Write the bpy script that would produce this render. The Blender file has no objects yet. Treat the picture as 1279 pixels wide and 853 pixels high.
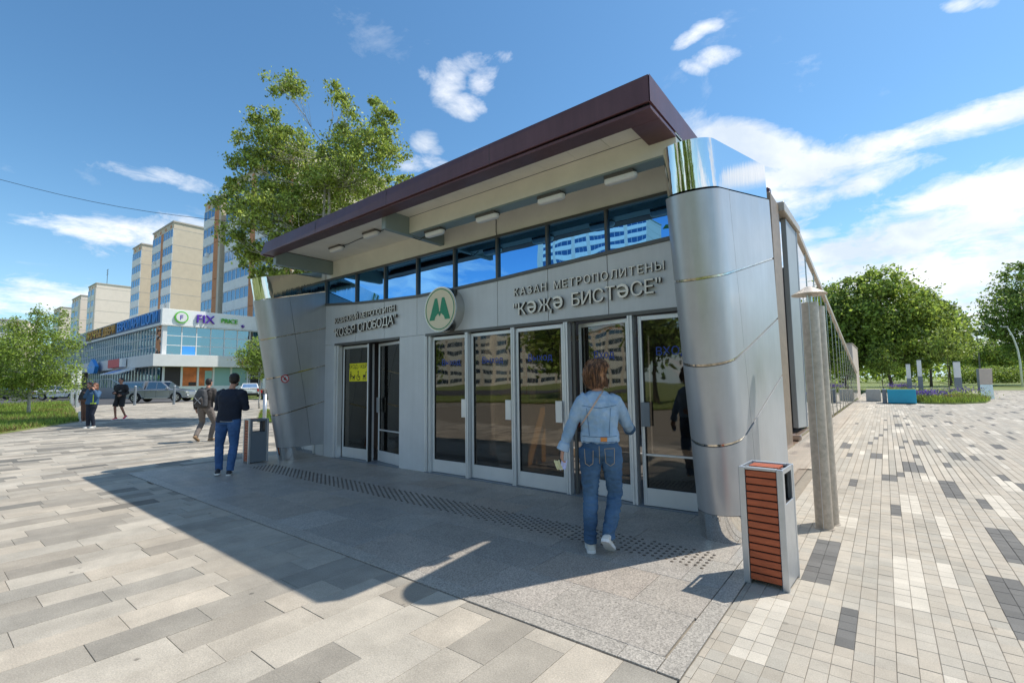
import bpy, bmesh, math, random
import numpy as np
from mathutils import Vector, Matrix, Euler, noise as mnoise
R=random.Random(7)
SC=bpy.context.scene
COL=SC.collection
# ------------------------------------------------------------------ camera
f_,cx_,cy_,HC=593.0,639.5,426.5,1.56          # focal length and centre in photo pixels, eye height
def _d(x,y): return np.array([x-cx_,y-cy_,f_])
_Y=_d(1106,470);_Y/=np.linalg.norm(_Y)
_X=-_d(-120,487);_X-=_X.dot(_Y)*_Y;_X/=np.linalg.norm(_X)
_Z=np.cross(_X,_Y)
if _Z[1]>0:_Z=-_Z
MC=np.array([_X,_Y,_Z])                        # camera axes -> world axes
C0=np.array([0,0,HC])
cam_d=bpy.data.cameras.new('camera');cam=bpy.data.objects.new('camera',cam_d);COL.objects.link(cam)
cam_d.sensor_width=36;cam_d.lens=f_/1279*36;cam_d.clip_start=.05;cam_d.clip_end=4000
_r=MC@[1,0,0];_u=-(MC@[0,1,0]);_b=-(MC@[0,0,1])
cam.matrix_world=Matrix(((_r[0],_u[0],_b[0],0),(_r[1],_u[1],_b[1],0),(_r[2],_u[2],_b[2],HC),(0,0,0,1)))
SC.camera=cam
def rise(x):                                   # the plaza climbs very gently towards the street
    return .008*max(0,min(-x-14,46))
def ray(px,py): return MC@_d(px,py)
def G(px,py,z=None):                           # where a line of sight meets the ground
    r=ray(px,py)
    if z is not None:
        t=(z-HC)/r[2];return C0+t*r
    zz=0
    for _ in range(25):
        t=(zz-HC)/r[2];p=C0+t*r;zz=rise(p[0])
    return p
def PY(px,py,y): r=ray(px,py);return C0+r*(y/r[1])
def PX(px,py,x): r=ray(px,py);return C0+r*(x/r[0])
# ------------------------------------------------------------------ light
SUNV=Vector((.385,.515,1.0)).normalized()      # towards the sun
SUN_EL=math.asin(SUNV.z);SUN_AZ=math.atan2(SUNV.x,SUNV.y)
W=bpy.data.worlds.new('World');SC.world=W;W.use_nodes=True
def build_world():
    nt=W.node_tree;N=nt.nodes;L=nt.links;N.clear()
    out=N.new('ShaderNodeOutputWorld');bg=N.new('ShaderNodeBackground');bg.inputs[1].default_value=.15
    sky=N.new('ShaderNodeTexSky');sky.sky_type='NISHITA';sky.sun_disc=False
    sky.sun_elevation=SUN_EL;sky.sun_rotation=SUN_AZ;sky.altitude=150;sky.air_density=1.0;sky.dust_density=.4;sky.ozone_density=1.6
    tc=N.new('ShaderNodeTexCoord')
    def vm(op,a,b=None):
        n=N.new('ShaderNodeVectorMath');n.operation=op
        for i,v in enumerate((a,b)):
            if v is None:continue
            if hasattr(v,'links') or isinstance(v,bpy.types.NodeSocket):L.new(v,n.inputs[i])
            else:n.inputs[i].default_value=v
        return n.outputs['Value'] if op in('DOT_PRODUCT','LENGTH') else n.outputs[0]
    def m(op,a,b=None,c=None,clamp=False):
        n=N.new('ShaderNodeMath');n.operation=op;n.use_clamp=clamp
        for i,v in enumerate((a,b,c)):
            if v is None:continue
            if isinstance(v,bpy.types.NodeSocket):L.new(v,n.inputs[i])
            else:n.inputs[i].default_value=v
        return n.outputs[0]
    d=tc.outputs['Generated']
    sep=N.new('ShaderNodeSeparateXYZ');L.new(d,sep.inputs[0])
    zc=m('MAXIMUM',sep.outputs[2],0.0)
    den=m('ADD',zc,.16)
    px=m('DIVIDE',sep.outputs[0],den);py=m('DIVIDE',sep.outputs[1],den)
    cmb=N.new('ShaderNodeCombineXYZ');L.new(px,cmb.inputs[0]);L.new(py,cmb.inputs[1])
    def noise(scale,detail,rough,dist=0,off=(0,0,0),stretch=(1,1,1),rot=0):
        mp=N.new('ShaderNodeMapping');L.new(cmb.outputs[0],mp.inputs[0]);mp.inputs['Location'].default_value=off
        mp.inputs['Scale'].default_value=stretch;mp.inputs['Rotation'].default_value=(0,0,rot)
        n=N.new('ShaderNodeTexNoise');n.inputs['Scale'].default_value=scale;n.inputs['Detail'].default_value=detail
        n.inputs['Roughness'].default_value=rough;n.inputs['Distortion'].default_value=dist
        L.new(mp.outputs[0],n.inputs[0]);return n.outputs[0]
    n1=noise(5.2,12,.66,.35)
    n2=noise(1.5,9,.6,.4,(3.1,1.7,0),(1,.45,1),-.5)
    # clouds of this sky: direction of the middle, half lengths along and across, tilt, weight
    blobs=[(596,74,38,15,-14,.8),(560,104,30,20,-62,.85),(626,70,20,11,0,.7),(578,132,26,15,12,.8),(540,98,18,11,20,.6),(606,96,24,18,-40,.8),(532,176,17,13,0,.7),(546,188,12,8,0,.5),(530,206,34,10,0,.65),
     (862,46,26,9,-34,.75),(880,34,20,8,-10,.7),(892,72,26,11,-6,.8),(868,84,18,8,14,.65),(205,222,66,12,15,.8),(172,292,95,26,4,.85),(45,375,105,34,0,.85),
     (1200,6,24,10,0,.8),(1228,3,20,9,0,.7),(950,188,95,28,18,1.15),(905,170,40,16,10,.7),(1185,158,150,22,-19,1.15),(1010,208,110,34,-2,1.05),(1082,226,80,17,-24,1.0),(1160,292,220,34,-20,1.35),
     (1230,250,130,46,-14,1.3),(1130,345,200,56,-8,1.2),(1260,395,150,60,0,1.0),(1000,330,120,50,0,.8),(985,250,60,26,0,.75),(240,340,60,22,0,.3)]
    acc=None
    for (x,y,a,b,rot,w) in blobs:
        c=Vector(ray(x,y)).normalized()
        e1=Vector(ray(x+5,y)).normalized()-c;e2=Vector(ray(x,y+5)).normalized()-c
        k=(e1.length+e2.length)/10
        e1.normalize();e2=(e2-e2.dot(e1)*e1).normalized()
        th=math.radians(rot);t1=e1*math.cos(th)+e2*math.sin(th);t2=-e1*math.sin(th)+e2*math.cos(th)
        u=vm('DOT_PRODUCT',d,tuple(t1/(a*k*1.15)));v=vm('DOT_PRODUCT',d,tuple(t2/(b*k*1.15)))
        u0=c.dot(t1)/(a*k*1.15);v0=c.dot(t2)/(b*k*1.15)
        u=m('SUBTRACT',u,u0);v=m('SUBTRACT',v,v0)
        r2=m('ADD',m('MULTIPLY',u,u),m('MULTIPLY',v,v))
        g=m('MULTIPLY',m('SUBTRACT',1.0,m('MULTIPLY',r2,.62)),w)
        front=m('GREATER_THAN',vm('DOT_PRODUCT',d,tuple(c)),0)
        g=m('MULTIPLY',m('MAXIMUM',g,0),front)
        acc=g if acc is None else m('SMOOTH_MAX',acc,g,.12)
    # same kind of broken cloud all round, outside the part of the sky described above
    fw=Vector(ray(640,300)).normalized()
    off=m('MULTIPLY',m('SUBTRACT',.58,vm('DOT_PRODUCT',d,tuple(fw))),4,clamp=True)
    glob=m('MULTIPLY',m('MULTIPLY',m('SUBTRACT',n2,.42),5.0),off,clamp=True)
    acc=m('MAXIMUM',acc,m('MULTIPLY',glob,.8));acc=m('MULTIPLY',acc,1.12)
    nn=m('ADD',m('MULTIPLY',n1,.62),m('MULTIPLY',n2,.38))
    dens=m('ADD',acc,m('MULTIPLY',m('SUBTRACT',nn,.5),4.3))
    dens=m('MULTIPLY',m('MULTIPLY',m('SUBTRACT',dens,.34),1.25),m('MULTIPLY',acc,4,clamp=True),clamp=True)
    dens=m('SMOOTHSTEP',dens,0,1) if False else dens
    n3=noise(3.0,6,.55,.2,(7,2,0),(1,.5,1),-.4)
    shade=m('MULTIPLY',m('SUBTRACT',n3,.36),3.2,clamp=True)
    cr=N.new('ShaderNodeMixRGB');L.new(shade,cr.inputs[0]);cr.inputs[1].default_value=(3.7,4.15,4.7,1);cr.inputs[2].default_value=(6.1,6.1,6.2,1)
    mx=N.new('ShaderNodeMixRGB');L.new(m('MULTIPLY',dens,.93),mx.inputs[0])
    hs=N.new('ShaderNodeHueSaturation');hs.inputs['Saturation'].default_value=1.08;hs.inputs['Value'].default_value=.78
    L.new(sky.outputs[0],hs.inputs['Color'])
    tint=N.new('ShaderNodeMixRGB');tint.blend_type='MULTIPLY';tint.inputs[0].default_value=1;tint.inputs[2].default_value=(.76,1.03,1.08,1);L.new(hs.outputs[0],tint.inputs[1])
    hz=N.new('ShaderNodeMixRGB');hz.inputs[2].default_value=(3.4,4.5,5.5,1);L.new(m('MULTIPLY',m('POWER',m('SUBTRACT',1,zc),9),.8),hz.inputs[0]);L.new(tint.outputs[0],hz.inputs[1]);L.new(hz.outputs[0],mx.inputs[1]);L.new(cr.outputs[0],mx.inputs[2])
    L.new(mx.outputs[0],bg.inputs[0]);L.new(bg.outputs[0],out.inputs[0])
build_world()
sl=bpy.data.lights.new('sun','SUN');sl.energy=3.7;sl.angle=math.radians(.55);sl.color=(1,.94,.85)
so=bpy.data.objects.new('sun',sl);COL.objects.link(so);so.rotation_euler=SUNV.to_track_quat('Z','Y').to_euler()
SC.view_settings.view_transform='Standard';SC.view_settings.look='None';SC.view_settings.gamma=1;SC.view_settings.exposure=.50
SC.view_settings.use_curve_mapping=False
SC.cycles.max_bounces=8;SC.cycles.transparent_max_bounces=16
# ------------------------------------------------------------------ materials
def mat(name,col,rough=.6,metal=0,var=.0,vs=8,bump=0,bs=60,spec=.5,stretch=None,col2=None,attr=None,coat=0,dirt=0,island=0,trans=0,emit=None,fine=0,rv=0,streak=0,spots=0):
    m=bpy.data.materials.new(name);m.use_nodes=True;nt=m.node_tree;N=nt.nodes;L=nt.links
    b=N['Principled BSDF'];b.inputs['Roughness'].default_value=rough;b.inputs['Metallic'].default_value=metal
    b.inputs['Specular IOR Level'].default_value=spec
    if coat:b.inputs['Coat Weight'].default_value=coat;b.inputs['Coat Roughness'].default_value=.08
    c4=(*col,1)
    gp=N.new('ShaderNodeNewGeometry');src=gp.outputs['Position']
    if stretch:
        mp=N.new('ShaderNodeMapping');mp.inputs['Scale'].default_value=stretch;L.new(src,mp.inputs[0]);src=mp.outputs[0]
    def nz(scale,det=6,ro=.6):
        n=N.new('ShaderNodeTexNoise');n.inputs['Scale'].default_value=scale;n.inputs['Detail'].default_value=det;n.inputs['Roughness'].default_value=ro
        L.new(src,n.inputs[0]);return n.outputs[0]
    cur=None
    if attr:
        a=N.new('ShaderNodeAttribute');a.attribute_name=attr;cur=a.outputs['Color']
    elif col2 is not None:
        mx=N.new('ShaderNodeMixRGB');mx.inputs[1].default_value=c4;mx.inputs[2].default_value=(*col2,1)
        rp=N.new('ShaderNodeMapRange');rp.inputs[1].default_value=.35;rp.inputs[2].default_value=.65;L.new(nz(vs),rp.inputs[0]);L.new(rp.outputs[0],mx.inputs[0]);cur=mx.outputs[0]
    def mulv(cur,fac_socket,lo,hi):
        rp=N.new('ShaderNodeMapRange');rp.inputs[1].default_value=.25;rp.inputs[2].default_value=.75;rp.inputs[3].default_value=lo;rp.inputs[4].default_value=hi
        L.new(fac_socket,rp.inputs[0]);mx=N.new('ShaderNodeMixRGB');mx.blend_type='MULTIPLY';mx.inputs[0].default_value=1
        if cur is None:mx.inputs[1].default_value=c4
        else:L.new(cur,mx.inputs[1])
        L.new(rp.outputs[0],mx.inputs[2]);return mx.outputs[0]
    if var:cur=mulv(cur,nz(vs),1-var,1+var)
    if fine:cur=mulv(cur,nz(bs*1.3,3,.8),1-fine,1+fine)
    if dirt:cur=mulv(cur,nz(1.3,8,.7),1-dirt,1+dirt*.3)
    if streak:
        mp=N.new('ShaderNodeMapping');mp.inputs['Scale'].default_value=(16,16,.55);L.new(gp.outputs['Position'],mp.inputs[0])
        n=N.new('ShaderNodeTexNoise');n.inputs['Scale'].default_value=1;n.inputs['Detail'].default_value=5;n.inputs['Roughness'].default_value=.65;L.new(mp.outputs[0],n.inputs[0]);cur=mulv(cur,n.outputs[0],1-streak,1+streak*.35)
    if spots:
        v=N.new('ShaderNodeTexVoronoi');v.inputs['Scale'].default_value=2.6;L.new(gp.outputs['Position'],v.inputs['Vector'])
        rp=N.new('ShaderNodeMapRange');rp.inputs[1].default_value=.035;rp.inputs[2].default_value=.06;rp.inputs[3].default_value=1-spots;rp.inputs[4].default_value=1;L.new(v.outputs['Distance'],rp.inputs[0])
        mx=N.new('ShaderNodeMixRGB');mx.blend_type='MULTIPLY';mx.inputs[0].default_value=1;L.new(cur,mx.inputs[1]);L.new(rp.outputs[0],mx.inputs[2]);cur=mx.outputs[0]
    if island:
        g=N.new('ShaderNodeNewGeometry');cur=mulv(cur,g.outputs['Random Per Island'],1-island,1+island)
    if cur is None:b.inputs['Base Color'].default_value=c4
    else:L.new(cur,b.inputs['Base Color'])
    if rv:
        rp=N.new('ShaderNodeMapRange');rp.inputs[1].default_value=.3;rp.inputs[2].default_value=.7;rp.inputs[3].default_value=max(0,rough-rv);rp.inputs[4].default_value=rough+rv
        L.new(nz(vs*.7,5),rp.inputs[0]);L.new(rp.outputs[0],b.inputs['Roughness'])
    if bump:
        bp=N.new('ShaderNodeBump');bp.inputs['Strength'].default_value=bump;bp.inputs['Distance'].default_value=.01
        L.new(nz(bs,4,.7),bp.inputs['Height']);L.new(bp.outputs[0],b.inputs['Normal'])
    if trans:
        tr=N.new('ShaderNodeBsdfTranslucent');ms=N.new('ShaderNodeMixShader');ms.inputs[0].default_value=trans
        if cur is None:tr.inputs[0].default_value=c4
        else:
            h=N.new('ShaderNodeHueSaturation');h.inputs['Hue'].default_value=.485;h.inputs['Value'].default_value=1.5;L.new(cur,h.inputs['Color']);L.new(h.outputs[0],tr.inputs[0])
        L.new(b.outputs[0],ms.inputs[1]);L.new(tr.outputs[0],ms.inputs[2]);L.new(ms.outputs[0],N['Material Output'].inputs[0])
    if emit:b.inputs['Emission Color'].default_value=(*emit[0],1);b.inputs['Emission Strength'].default_value=emit[1]
    return m
def glass_mat(name,tint,refl_tint,base_fac,ior=1.5,rough=.0,opaque=None,wav=0):
    m=bpy.data.materials.new(name);m.use_nodes=True;nt=m.node_tree;N=nt.nodes;L=nt.links
    N.remove(N['Principled BSDF']);g=N.new('ShaderNodeBsdfGlossy');g.inputs[0].default_value=(*refl_tint,1);g.inputs['Roughness'].default_value=rough
    if opaque:
        t=N.new('ShaderNodeBsdfDiffuse');t.inputs[0].default_value=(*opaque,1)
    else:
        t=N.new('ShaderNodeBsdfTransparent');t.inputs[0].default_value=(*tint,1)
    fr=N.new('ShaderNodeFresnel');fr.inputs[0].default_value=ior
    mr=N.new('ShaderNodeMath');mr.operation='MULTIPLY_ADD';mr.inputs[1].default_value=1-base_fac;mr.inputs[2].default_value=base_fac;mr.use_clamp=True
    L.new(fr.outputs[0],mr.inputs[0]);ms=N.new('ShaderNodeMixShader');L.new(mr.outputs[0],ms.inputs[0])
    L.new(t.outputs[0],ms.inputs[1]);L.new(g.outputs[0],ms.inputs[2]);L.new(ms.outputs[0],N['Material Output'].inputs[0])
    if wav:
        tc=N.new('ShaderNodeTexCoord');n=N.new('ShaderNodeTexNoise');n.inputs['Scale'].default_value=1.6;n.inputs['Detail'].default_value=1
        L.new(tc.outputs['Object'],n.inputs[0]);bp=N.new('ShaderNodeBump');bp.inputs['Strength'].default_value=wav;bp.inputs['Distance'].default_value=.02
        L.new(n.outputs[0],bp.inputs['Height']);L.new(bp.outputs[0],g.inputs['Normal'])
    return m
M={}
M['alu_panel']=mat('grey composite panel',(.66,.68,.69),.42,.15,var=.03,vs=1.2,dirt=.12,rv=.05,streak=.06)
M['pylon']=mat('brushed grey cladding',(.50,.515,.53),.38,.5,var=.03,vs=1.5,dirt=.14,rv=.06,streak=.08)
M['chrome']=mat('polished steel',(.80,.79,.77),.06,1,bump=.35,bs=5,stretch=(1,1,.08))
M['steel']=mat('stainless steel',(.62,.61,.58),.24,1,var=.08,vs=6,bump=.08,bs=8,dirt=.2)
M['groove']=mat('bright joint strip',(.62,.56,.46),.15,.95,var=.6,vs=26,dirt=.4)
M['seam']=mat('dark joint',(.05,.05,.055),.7)
M['brown']=mat('brown metal fascia',(.125,.055,.062),.36,.2,var=.08,vs=2,dirt=.22,rv=.08,streak=.18)
M['soffit']=mat('cream soffit panel',(.82,.785,.69),.55,0,var=.04,vs=3,dirt=.12,stretch=(1,1,1))
M['beam']=mat('grey green painted steel beam',(.27,.33,.32),.45,.1,dirt=.15)
M['lampw']=mat('white plastic diffuser',(.8,.8,.78),.4)
M['lampd']=mat('dark lamp housing',(.10,.09,.08),.5)
M['frame']=mat('silver aluminium frame',(.80,.81,.81),.38,.45,dirt=.12,bump=.02)
M['framed']=mat('dark aluminium frame',(.13,.13,.125),.4,.4,dirt=.1)
M['rubber']=mat('black rubber',(.015,.015,.016),.6)
M['topglass']=glass_mat('blue mirrored glass',(0,0,0),(.20,.52,.95),.80,1.5,opaque=(.004,.01,.02),wav=.12)
M['doorglass']=glass_mat('door glass',(.46,.43,.39),(1,.95,.88),.075,1.5,rough=.02,wav=.16)
M['clearglass']=glass_mat('side glass',(.50,.54,.52),(1,1,1),.46,1.65,wav=.04)
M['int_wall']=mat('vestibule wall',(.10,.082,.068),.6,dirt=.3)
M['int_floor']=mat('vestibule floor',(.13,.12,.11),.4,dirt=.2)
M['lettering']=mat('pale metal letters',(.88,.84,.76),.3,.2)
M['lettershade']=mat('painted letter side shade',(.10,.085,.07),.5,.3)  # shade on the sides of the raised letters, put into the colour
M['cream']=mat('cream sign face',(.83,.74,.52),.45,var=.03,dirt=.06)
M['green']=mat('green sign enamel',(.01,.27,.13),.4)
M['bluedecal']=mat('blue door decal',(.02,.06,.34),.5)
M['yellow']=mat('yellow sticker',(.85,.78,.02),.45)
M['black']=mat('black print',(.012,.012,.012),.5)
M['white']=mat('white paint',(.78,.78,.76),.5,dirt=.08)
M['red']=mat('red print',(.6,.03,.04),.5)
M['wood']=mat('red brown bin slat',(.44,.10,.035),.5,var=.22,vs=9,stretch=(1,1,6),bump=.15,bs=40,dirt=.2)
M['galv']=mat('galvanised sheet',(.56,.58,.60),.36,.7,var=.08,vs=9,dirt=.12,bump=.04)
M['galvd']=mat('grey painted bin sheet',(.20,.23,.26),.45,.2,dirt=.1)
M['pole']=mat('dusty stainless pipe',(.52,.45,.37),.40,.35,var=.22,vs=22,bump=.2,bs=90,dirt=.25)
M['plinthstone']=mat('polished pinkish granite',(.42,.31,.235),.10,0,var=.12,vs=5,fine=.25,bs=80,spec=.9,coat=.6)
M['concrete']=mat('pale concrete',(.50,.46,.40),.85,var=.12,vs=7,bump=.2,bs=50,dirt=.15)
M['beige']=mat('beige cladding',(.60,.50,.42),.6,dirt=.12)
M['rust']=mat('weathered brown post',(.27,.20,.14),.5,.2,var=.2,vs=12,dirt=.3)
M['panelgrey']=mat('grey side panel',(.33,.355,.36),.4,.2,dirt=.15,streak=.15)
M['grout']=mat('sand joint',(.25,.22,.175),.95,var=.2,vs=30)
M['slab']=mat('concrete slab',(.4,.4,.4),.82,attr='col',var=.17,vs=3.0,fine=.30,bump=.35,bs=80,dirt=.26,spots=.5)
M['granite']=mat('granite slab',(.3,.28,.27),.45,attr='col',var=.09,vs=5,fine=.80,bump=.10,bs=62,dirt=.08,rv=.12)
M['cobble']=mat('concrete paver',(.5,.48,.44),.85,attr='col',fine=.24,var=.10,vs=4,bump=.35,bs=110,dirt=.24,spots=.3)
M['stud']=mat('worn steel stud',(.125,.105,.085),.55,.4)
M['asphalt']=mat('asphalt',(.075,.075,.078),.9,var=.15,vs=3,bump=.2,bs=80,dirt=.2)
M['soil']=mat('grassy earth',(.14,.19,.045),.95,col2=(.20,.22,.07),vs=2.5,bump=.3,bs=30)
M['grass']=mat('grass blade',(.20,.29,.045),.6,island=.45,trans=.35,dirt=.2)
M['drygrass']=mat('dry grass blade',(.23,.19,.06),.7,island=.4,trans=.3)
M['bark']=mat('brown bark',(.11,.085,.06),.9,var=.3,vs=14,bump=.5,bs=30)
M['birch']=mat('white birch bark',(.55,.52,.46),.8,col2=(.30,.27,.23),vs=11,bump=.2,bs=30,stretch=(1,1,.6))
M['leafA']=mat('yellow green leaf',(.27,.35,.065),.5,island=.5,trans=.38,dirt=.1)
M['leafB']=mat('mid green leaf',(.22,.31,.055),.5,island=.5,trans=.45)
M['leafC']=mat('deep green leaf',(.18,.26,.055),.5,island=.45,trans=.42)
M['leafD']=mat('fresh green leaf',(.21,.29,.05),.5,island=.5,trans=.35)
M['lavender']=mat('purple flower',(.16,.09,.34),.7,island=.35,trans=.2)
M['turq']=mat('turquoise planter paint',(.015,.35,.52),.35,var=.03,dirt=.08)
M['tile']=mat('tan wall tile',(.62,.53,.40),.75,var=.05,vs=1,dirt=.08)
M['tilepink']=mat('pale pink wall tile',(.74,.65,.56),.75,var=.04,vs=1,dirt=.06)
M['spandrel']=mat('pale spandrel panel',(.82,.80,.74),.7,var=.05,vs=1,dirt=.10)
M['orange']=mat('orange brick panel',(.58,.24,.10),.8,var=.1,vs=3)
M['winframe']=mat('white window frame',(.70,.70,.69),.5)
M['bglass']=glass_mat('building glass',(0,0,0),(.6,.8,1.0),.25,1.5,opaque=(.012,.03,.055),wav=.3)
M['fixglass']=glass_mat('shop glass',(0,0,0),(.65,.9,1.0),.30,1.5,opaque=(.01,.05,.08),wav=.25)
M['shopglass']=glass_mat('shop front glass',(.55,.75,.7),(1,1,1),.15,1.5)
M['fixpanel']=mat('silver grey fascia sheet',(.84,.84,.82),.5,.15,dirt=.08)
M['fixcanopy']=mat('grey canopy panel',(.68,.68,.66),.6,dirt=.1)
M['sh_orange']=mat('orange shop interior',(.62,.17,.05),.7,var=.4,vs=1.2)
M['sh_dark']=mat('dark shop interior',(.04,.03,.03),.7)
M['sh_green']=mat('pale green window film',(.28,.46,.42),.6)
M['purple']=mat('purple sign letters',(.10,.02,.42),.45)
M['lgreen']=mat('bright green sign letters',(.12,.50,.04),.45)
M['bluesign']=mat('blue sign board',(.02,.10,.28),.5)
M['bluelet']=mat('light blue sign letters',(.06,.33,.80),.5)
M['orangelet']=mat('orange sign letters',(.70,.36,.05),.5)
M['darkboard']=mat('dark sign board',(.07,.06,.05),.6)
M['carsilver']=mat('silver grey car paint',(.30,.32,.35),.30,.6,coat=.8,dirt=.04)
M['carwhite']=mat('white car paint',(.72,.72,.71),.35,coat=.7)
M['cardark']=mat('dark car paint',(.03,.035,.045),.3,.3,coat=.8)
M['carred']=mat('red car paint',(.35,.03,.03),.3,.2,coat=.8)
M['carglass']=glass_mat('car glass',(0,0,0),(.8,.88,.92),.25,1.5,opaque=(.012,.015,.017))
M['tyre']=mat('tyre rubber',(.02,.02,.02),.8)
M['rim']=mat('alloy rim',(.6,.6,.6),.3,.9)
M['plastic']=mat('dark plastic trim',(.03,.03,.03),.6)
M['redlamp']=mat('red lamp lens',(.5,.02,.02),.2)
M['skin']=mat('skin',(.52,.27,.18),.5,var=.08,vs=12)
M['skinred']=mat('tanned skin',(.42,.20,.13),.5,var=.08,vs=12)
M['hairbr']=mat('brown hair with copper ends',(.05,.022,.012),.42,col2=(.34,.16,.07),vs=12,stretch=(4,4,.7),bump=.8,bs=60,island=.45)
M['hairdk']=mat('dark hair',(.018,.012,.009),.5,var=.3,vs=25,bump=.6,bs=70)
M['hairred']=mat('auburn hair',(.16,.055,.022),.5,var=.3,vs=25,bump=.6,bs=70)
M['denimL']=mat('light blue denim',(.25,.39,.54),.8,col2=(.38,.51,.65),vs=5,var=.1,fine=.14,bump=.5,bs=220)
M['denimD']=mat('mid blue denim',(.026,.075,.155),.8,col2=(.075,.16,.28),vs=3.5,fine=.16,bump=.5,bs=220)
M['denimB']=mat('blue denim',(.03,.085,.22),.8,col2=(.055,.14,.32),vs=5,fine=.15,bump=.4,bs=200)
M['navy']=mat('navy sweatshirt',(.012,.018,.035),.85,var=.2,vs=6,bump=.3,bs=90)
M['charcoal']=mat('charcoal jacket',(.055,.048,.045),.85,var=.2,vs=6,bump=.3,bs=90)
M['blackcl']=mat('black sportswear',(.016,.015,.017),.75,var=.2,vs=6)
M['greytr']=mat('taupe trousers',(.17,.145,.13),.85,var=.15,vs=7,bump=.3,bs=80)
M['bluejk']=mat('teal blue jacket',(.035,.10,.20),.75,var=.15,vs=7)
M['neon']=mat('neon yellow zip',(.55,.75,.02),.6)
M['browncl']=mat('brown cloth',(.20,.09,.055),.8,var=.15,vs=7)
M['shoe_w']=mat('off white leather shoe',(.66,.64,.58),.5,dirt=.1)
M['shoe_d']=mat('dark navy shoe',(.025,.028,.035),.6)
M['shoe_r']=mat('red running shoe',(.75,.05,.08),.6)
M['shoe_b']=mat('tan suede shoe',(.26,.17,.10),.8)
M['strap']=mat('beige leather strap',(.58,.40,.30),.5)
M['patch']=mat('orange leather patch',(.60,.22,.05),.6)
M['thread']=mat('tan stitching',(.55,.42,.25),.7)
M['pack']=mat('dark grey backpack',(.06,.062,.068),.7,var=.2,vs=8)
M['teal']=mat('lime tissue',(.62,.60,.35),.8)
M['lilac']=mat('lilac paper tissue',(.55,.58,.85),.8)
M['posterw']=mat('poster paper',(.55,.50,.47),.6,var=.1,vs=6)
M['signred']=mat('red and white shop sign',(.62,.04,.05),.5)
M['yelbox']=mat('yellow kiosk',(.50,.27,.05),.6)
M['wire']=mat('black cable',(.02,.02,.02),.6)
# ------------------------------------------------------------------ mesh helpers
class MB:
    def __init__(s):s.v=[];s.f=[];s.m=[];s.c=[]
    def add(s,vs,fs,mi=0,c=None):
        o=len(s.v);s.v+= [tuple(p) for p in vs];s.f+=[tuple(i+o for i in f) for f in fs];s.m+=[mi]*len(fs);s.c+=[c]*len(fs)
    def box(s,x0,x1,y0,y1,z0,z1,mi=0,c=None):
        s.add([(x0,y0,z0),(x1,y0,z0),(x1,y1,z0),(x0,y1,z0),(x0,y0,z1),(x1,y0,z1),(x1,y1,z1),(x0,y1,z1)],
          [(0,3,2,1),(4,5,6,7),(0,1,5,4),(1,2,6,5),(2,3,7,6),(3,0,4,7)],mi,c);return s
    def hexa(s,b,t,mi=0):
        s.add(list(b)+list(t),[(0,3,2,1),(4,5,6,7),(0,1,5,4),(1,2,6,5),(2,3,7,6),(3,0,4,7)],mi);return s
    def prism(s,poly,axis,a0,a1,mi=0):
        n=len(poly)
        def pt(p,a):
            return {'z':(p[0],p[1],a),'y':(p[0],a,p[1]),'x':(a,p[0],p[1])}[axis]
        s.add([pt(p,a0) for p in poly]+[pt(p,a1) for p in poly],[tuple(range(n))[::-1],tuple(range(n,2*n))]+[(i,(i+1)%n,n+(i+1)%n,n+i) for i in range(n)],mi);return s
    def tube(s,pts,rad,n=8,mi=0,cap=True,ell=1):
        pts=[Vector(p) for p in pts]
        if not hasattr(rad,'__len__'):rad=[rad]*len(pts)
        rings=[];ref=None
        for i,p in enumerate(pts):
            t=(pts[min(i+1,len(pts)-1)]-pts[max(i-1,0)]).normalized()
            if ref is None:
                ref=Vector((0,0,1)) if abs(t.z)<.9 else Vector((1,0,0))
            a=t.cross(ref).normalized();b=t.cross(a).normalized();ref=-b if False else ref
            rings.append([p+(a*math.cos(2*math.pi*k/n)+b*math.sin(2*math.pi*k/n)*ell)*rad[i] for k in range(n)])
        s.loft(rings,mi,cap);return s
    def loft(s,rings,mi=0,cap=True):
        n=len(rings[0]);vs=[p for r in rings for p in r];fs=[]
        for j in range(len(rings)-1):
            for k in range(n):fs.append((j*n+k,j*n+(k+1)%n,(j+1)*n+(k+1)%n,(j+1)*n+k))
        if cap:fs.append(tuple(range(n))[::-1]);fs.append(tuple((len(rings)-1)*n+k for k in range(n)))
        s.add(vs,fs,mi);return s
    def ball(s,c,r,n=12,m=8,mi=0):
        if not hasattr(r,'__len__'):r=(r,r,r)
        rings=[]
        for j in range(m+1):
            th=math.pi*(j+.02)/(m+.04);rings.append([(c[0]+r[0]*math.sin(th)*math.cos(2*math.pi*k/n),c[1]+r[1]*math.sin(th)*math.sin(2*math.pi*k/n),c[2]+r[2]*math.cos(th)) for k in range(n)])
        s.loft(rings[::-1],mi);return s
    def quad(s,a,b,c,d,mi=0,col=None):s.add([a,b,c,d],[(0,1,2,3)],mi,col);return s
    def mesh(s,name,mats,smooth=False):
        me=bpy.data.meshes.new(name);me.from_pydata([tuple(float(q) for q in p) for p in s.v],[],s.f)
        for mm in (mats if isinstance(mats,(list,tuple)) else [mats]):me.materials.append(mm)
        if any(s.m):me.polygons.foreach_set('material_index',s.m)
        if any(c is not None for c in s.c):
            ca=me.color_attributes.new('col','FLOAT_COLOR','CORNER');arr=[]
            for f,c in zip(s.f,s.c):arr+=list((*(c or (.5,.5,.5)),1))*len(f)
            ca.data.foreach_set('color',arr)
        if smooth:me.polygons.foreach_set('use_smooth',[True]*len(me.polygons))
        me.update();return me
def prop(o,label=None,cat=None,group=None,kind=None):
    if label:o['label']=label
    if cat:o['category']=cat
    if group:o['group']=group
    if kind:o['kind']=kind
    return o
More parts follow.
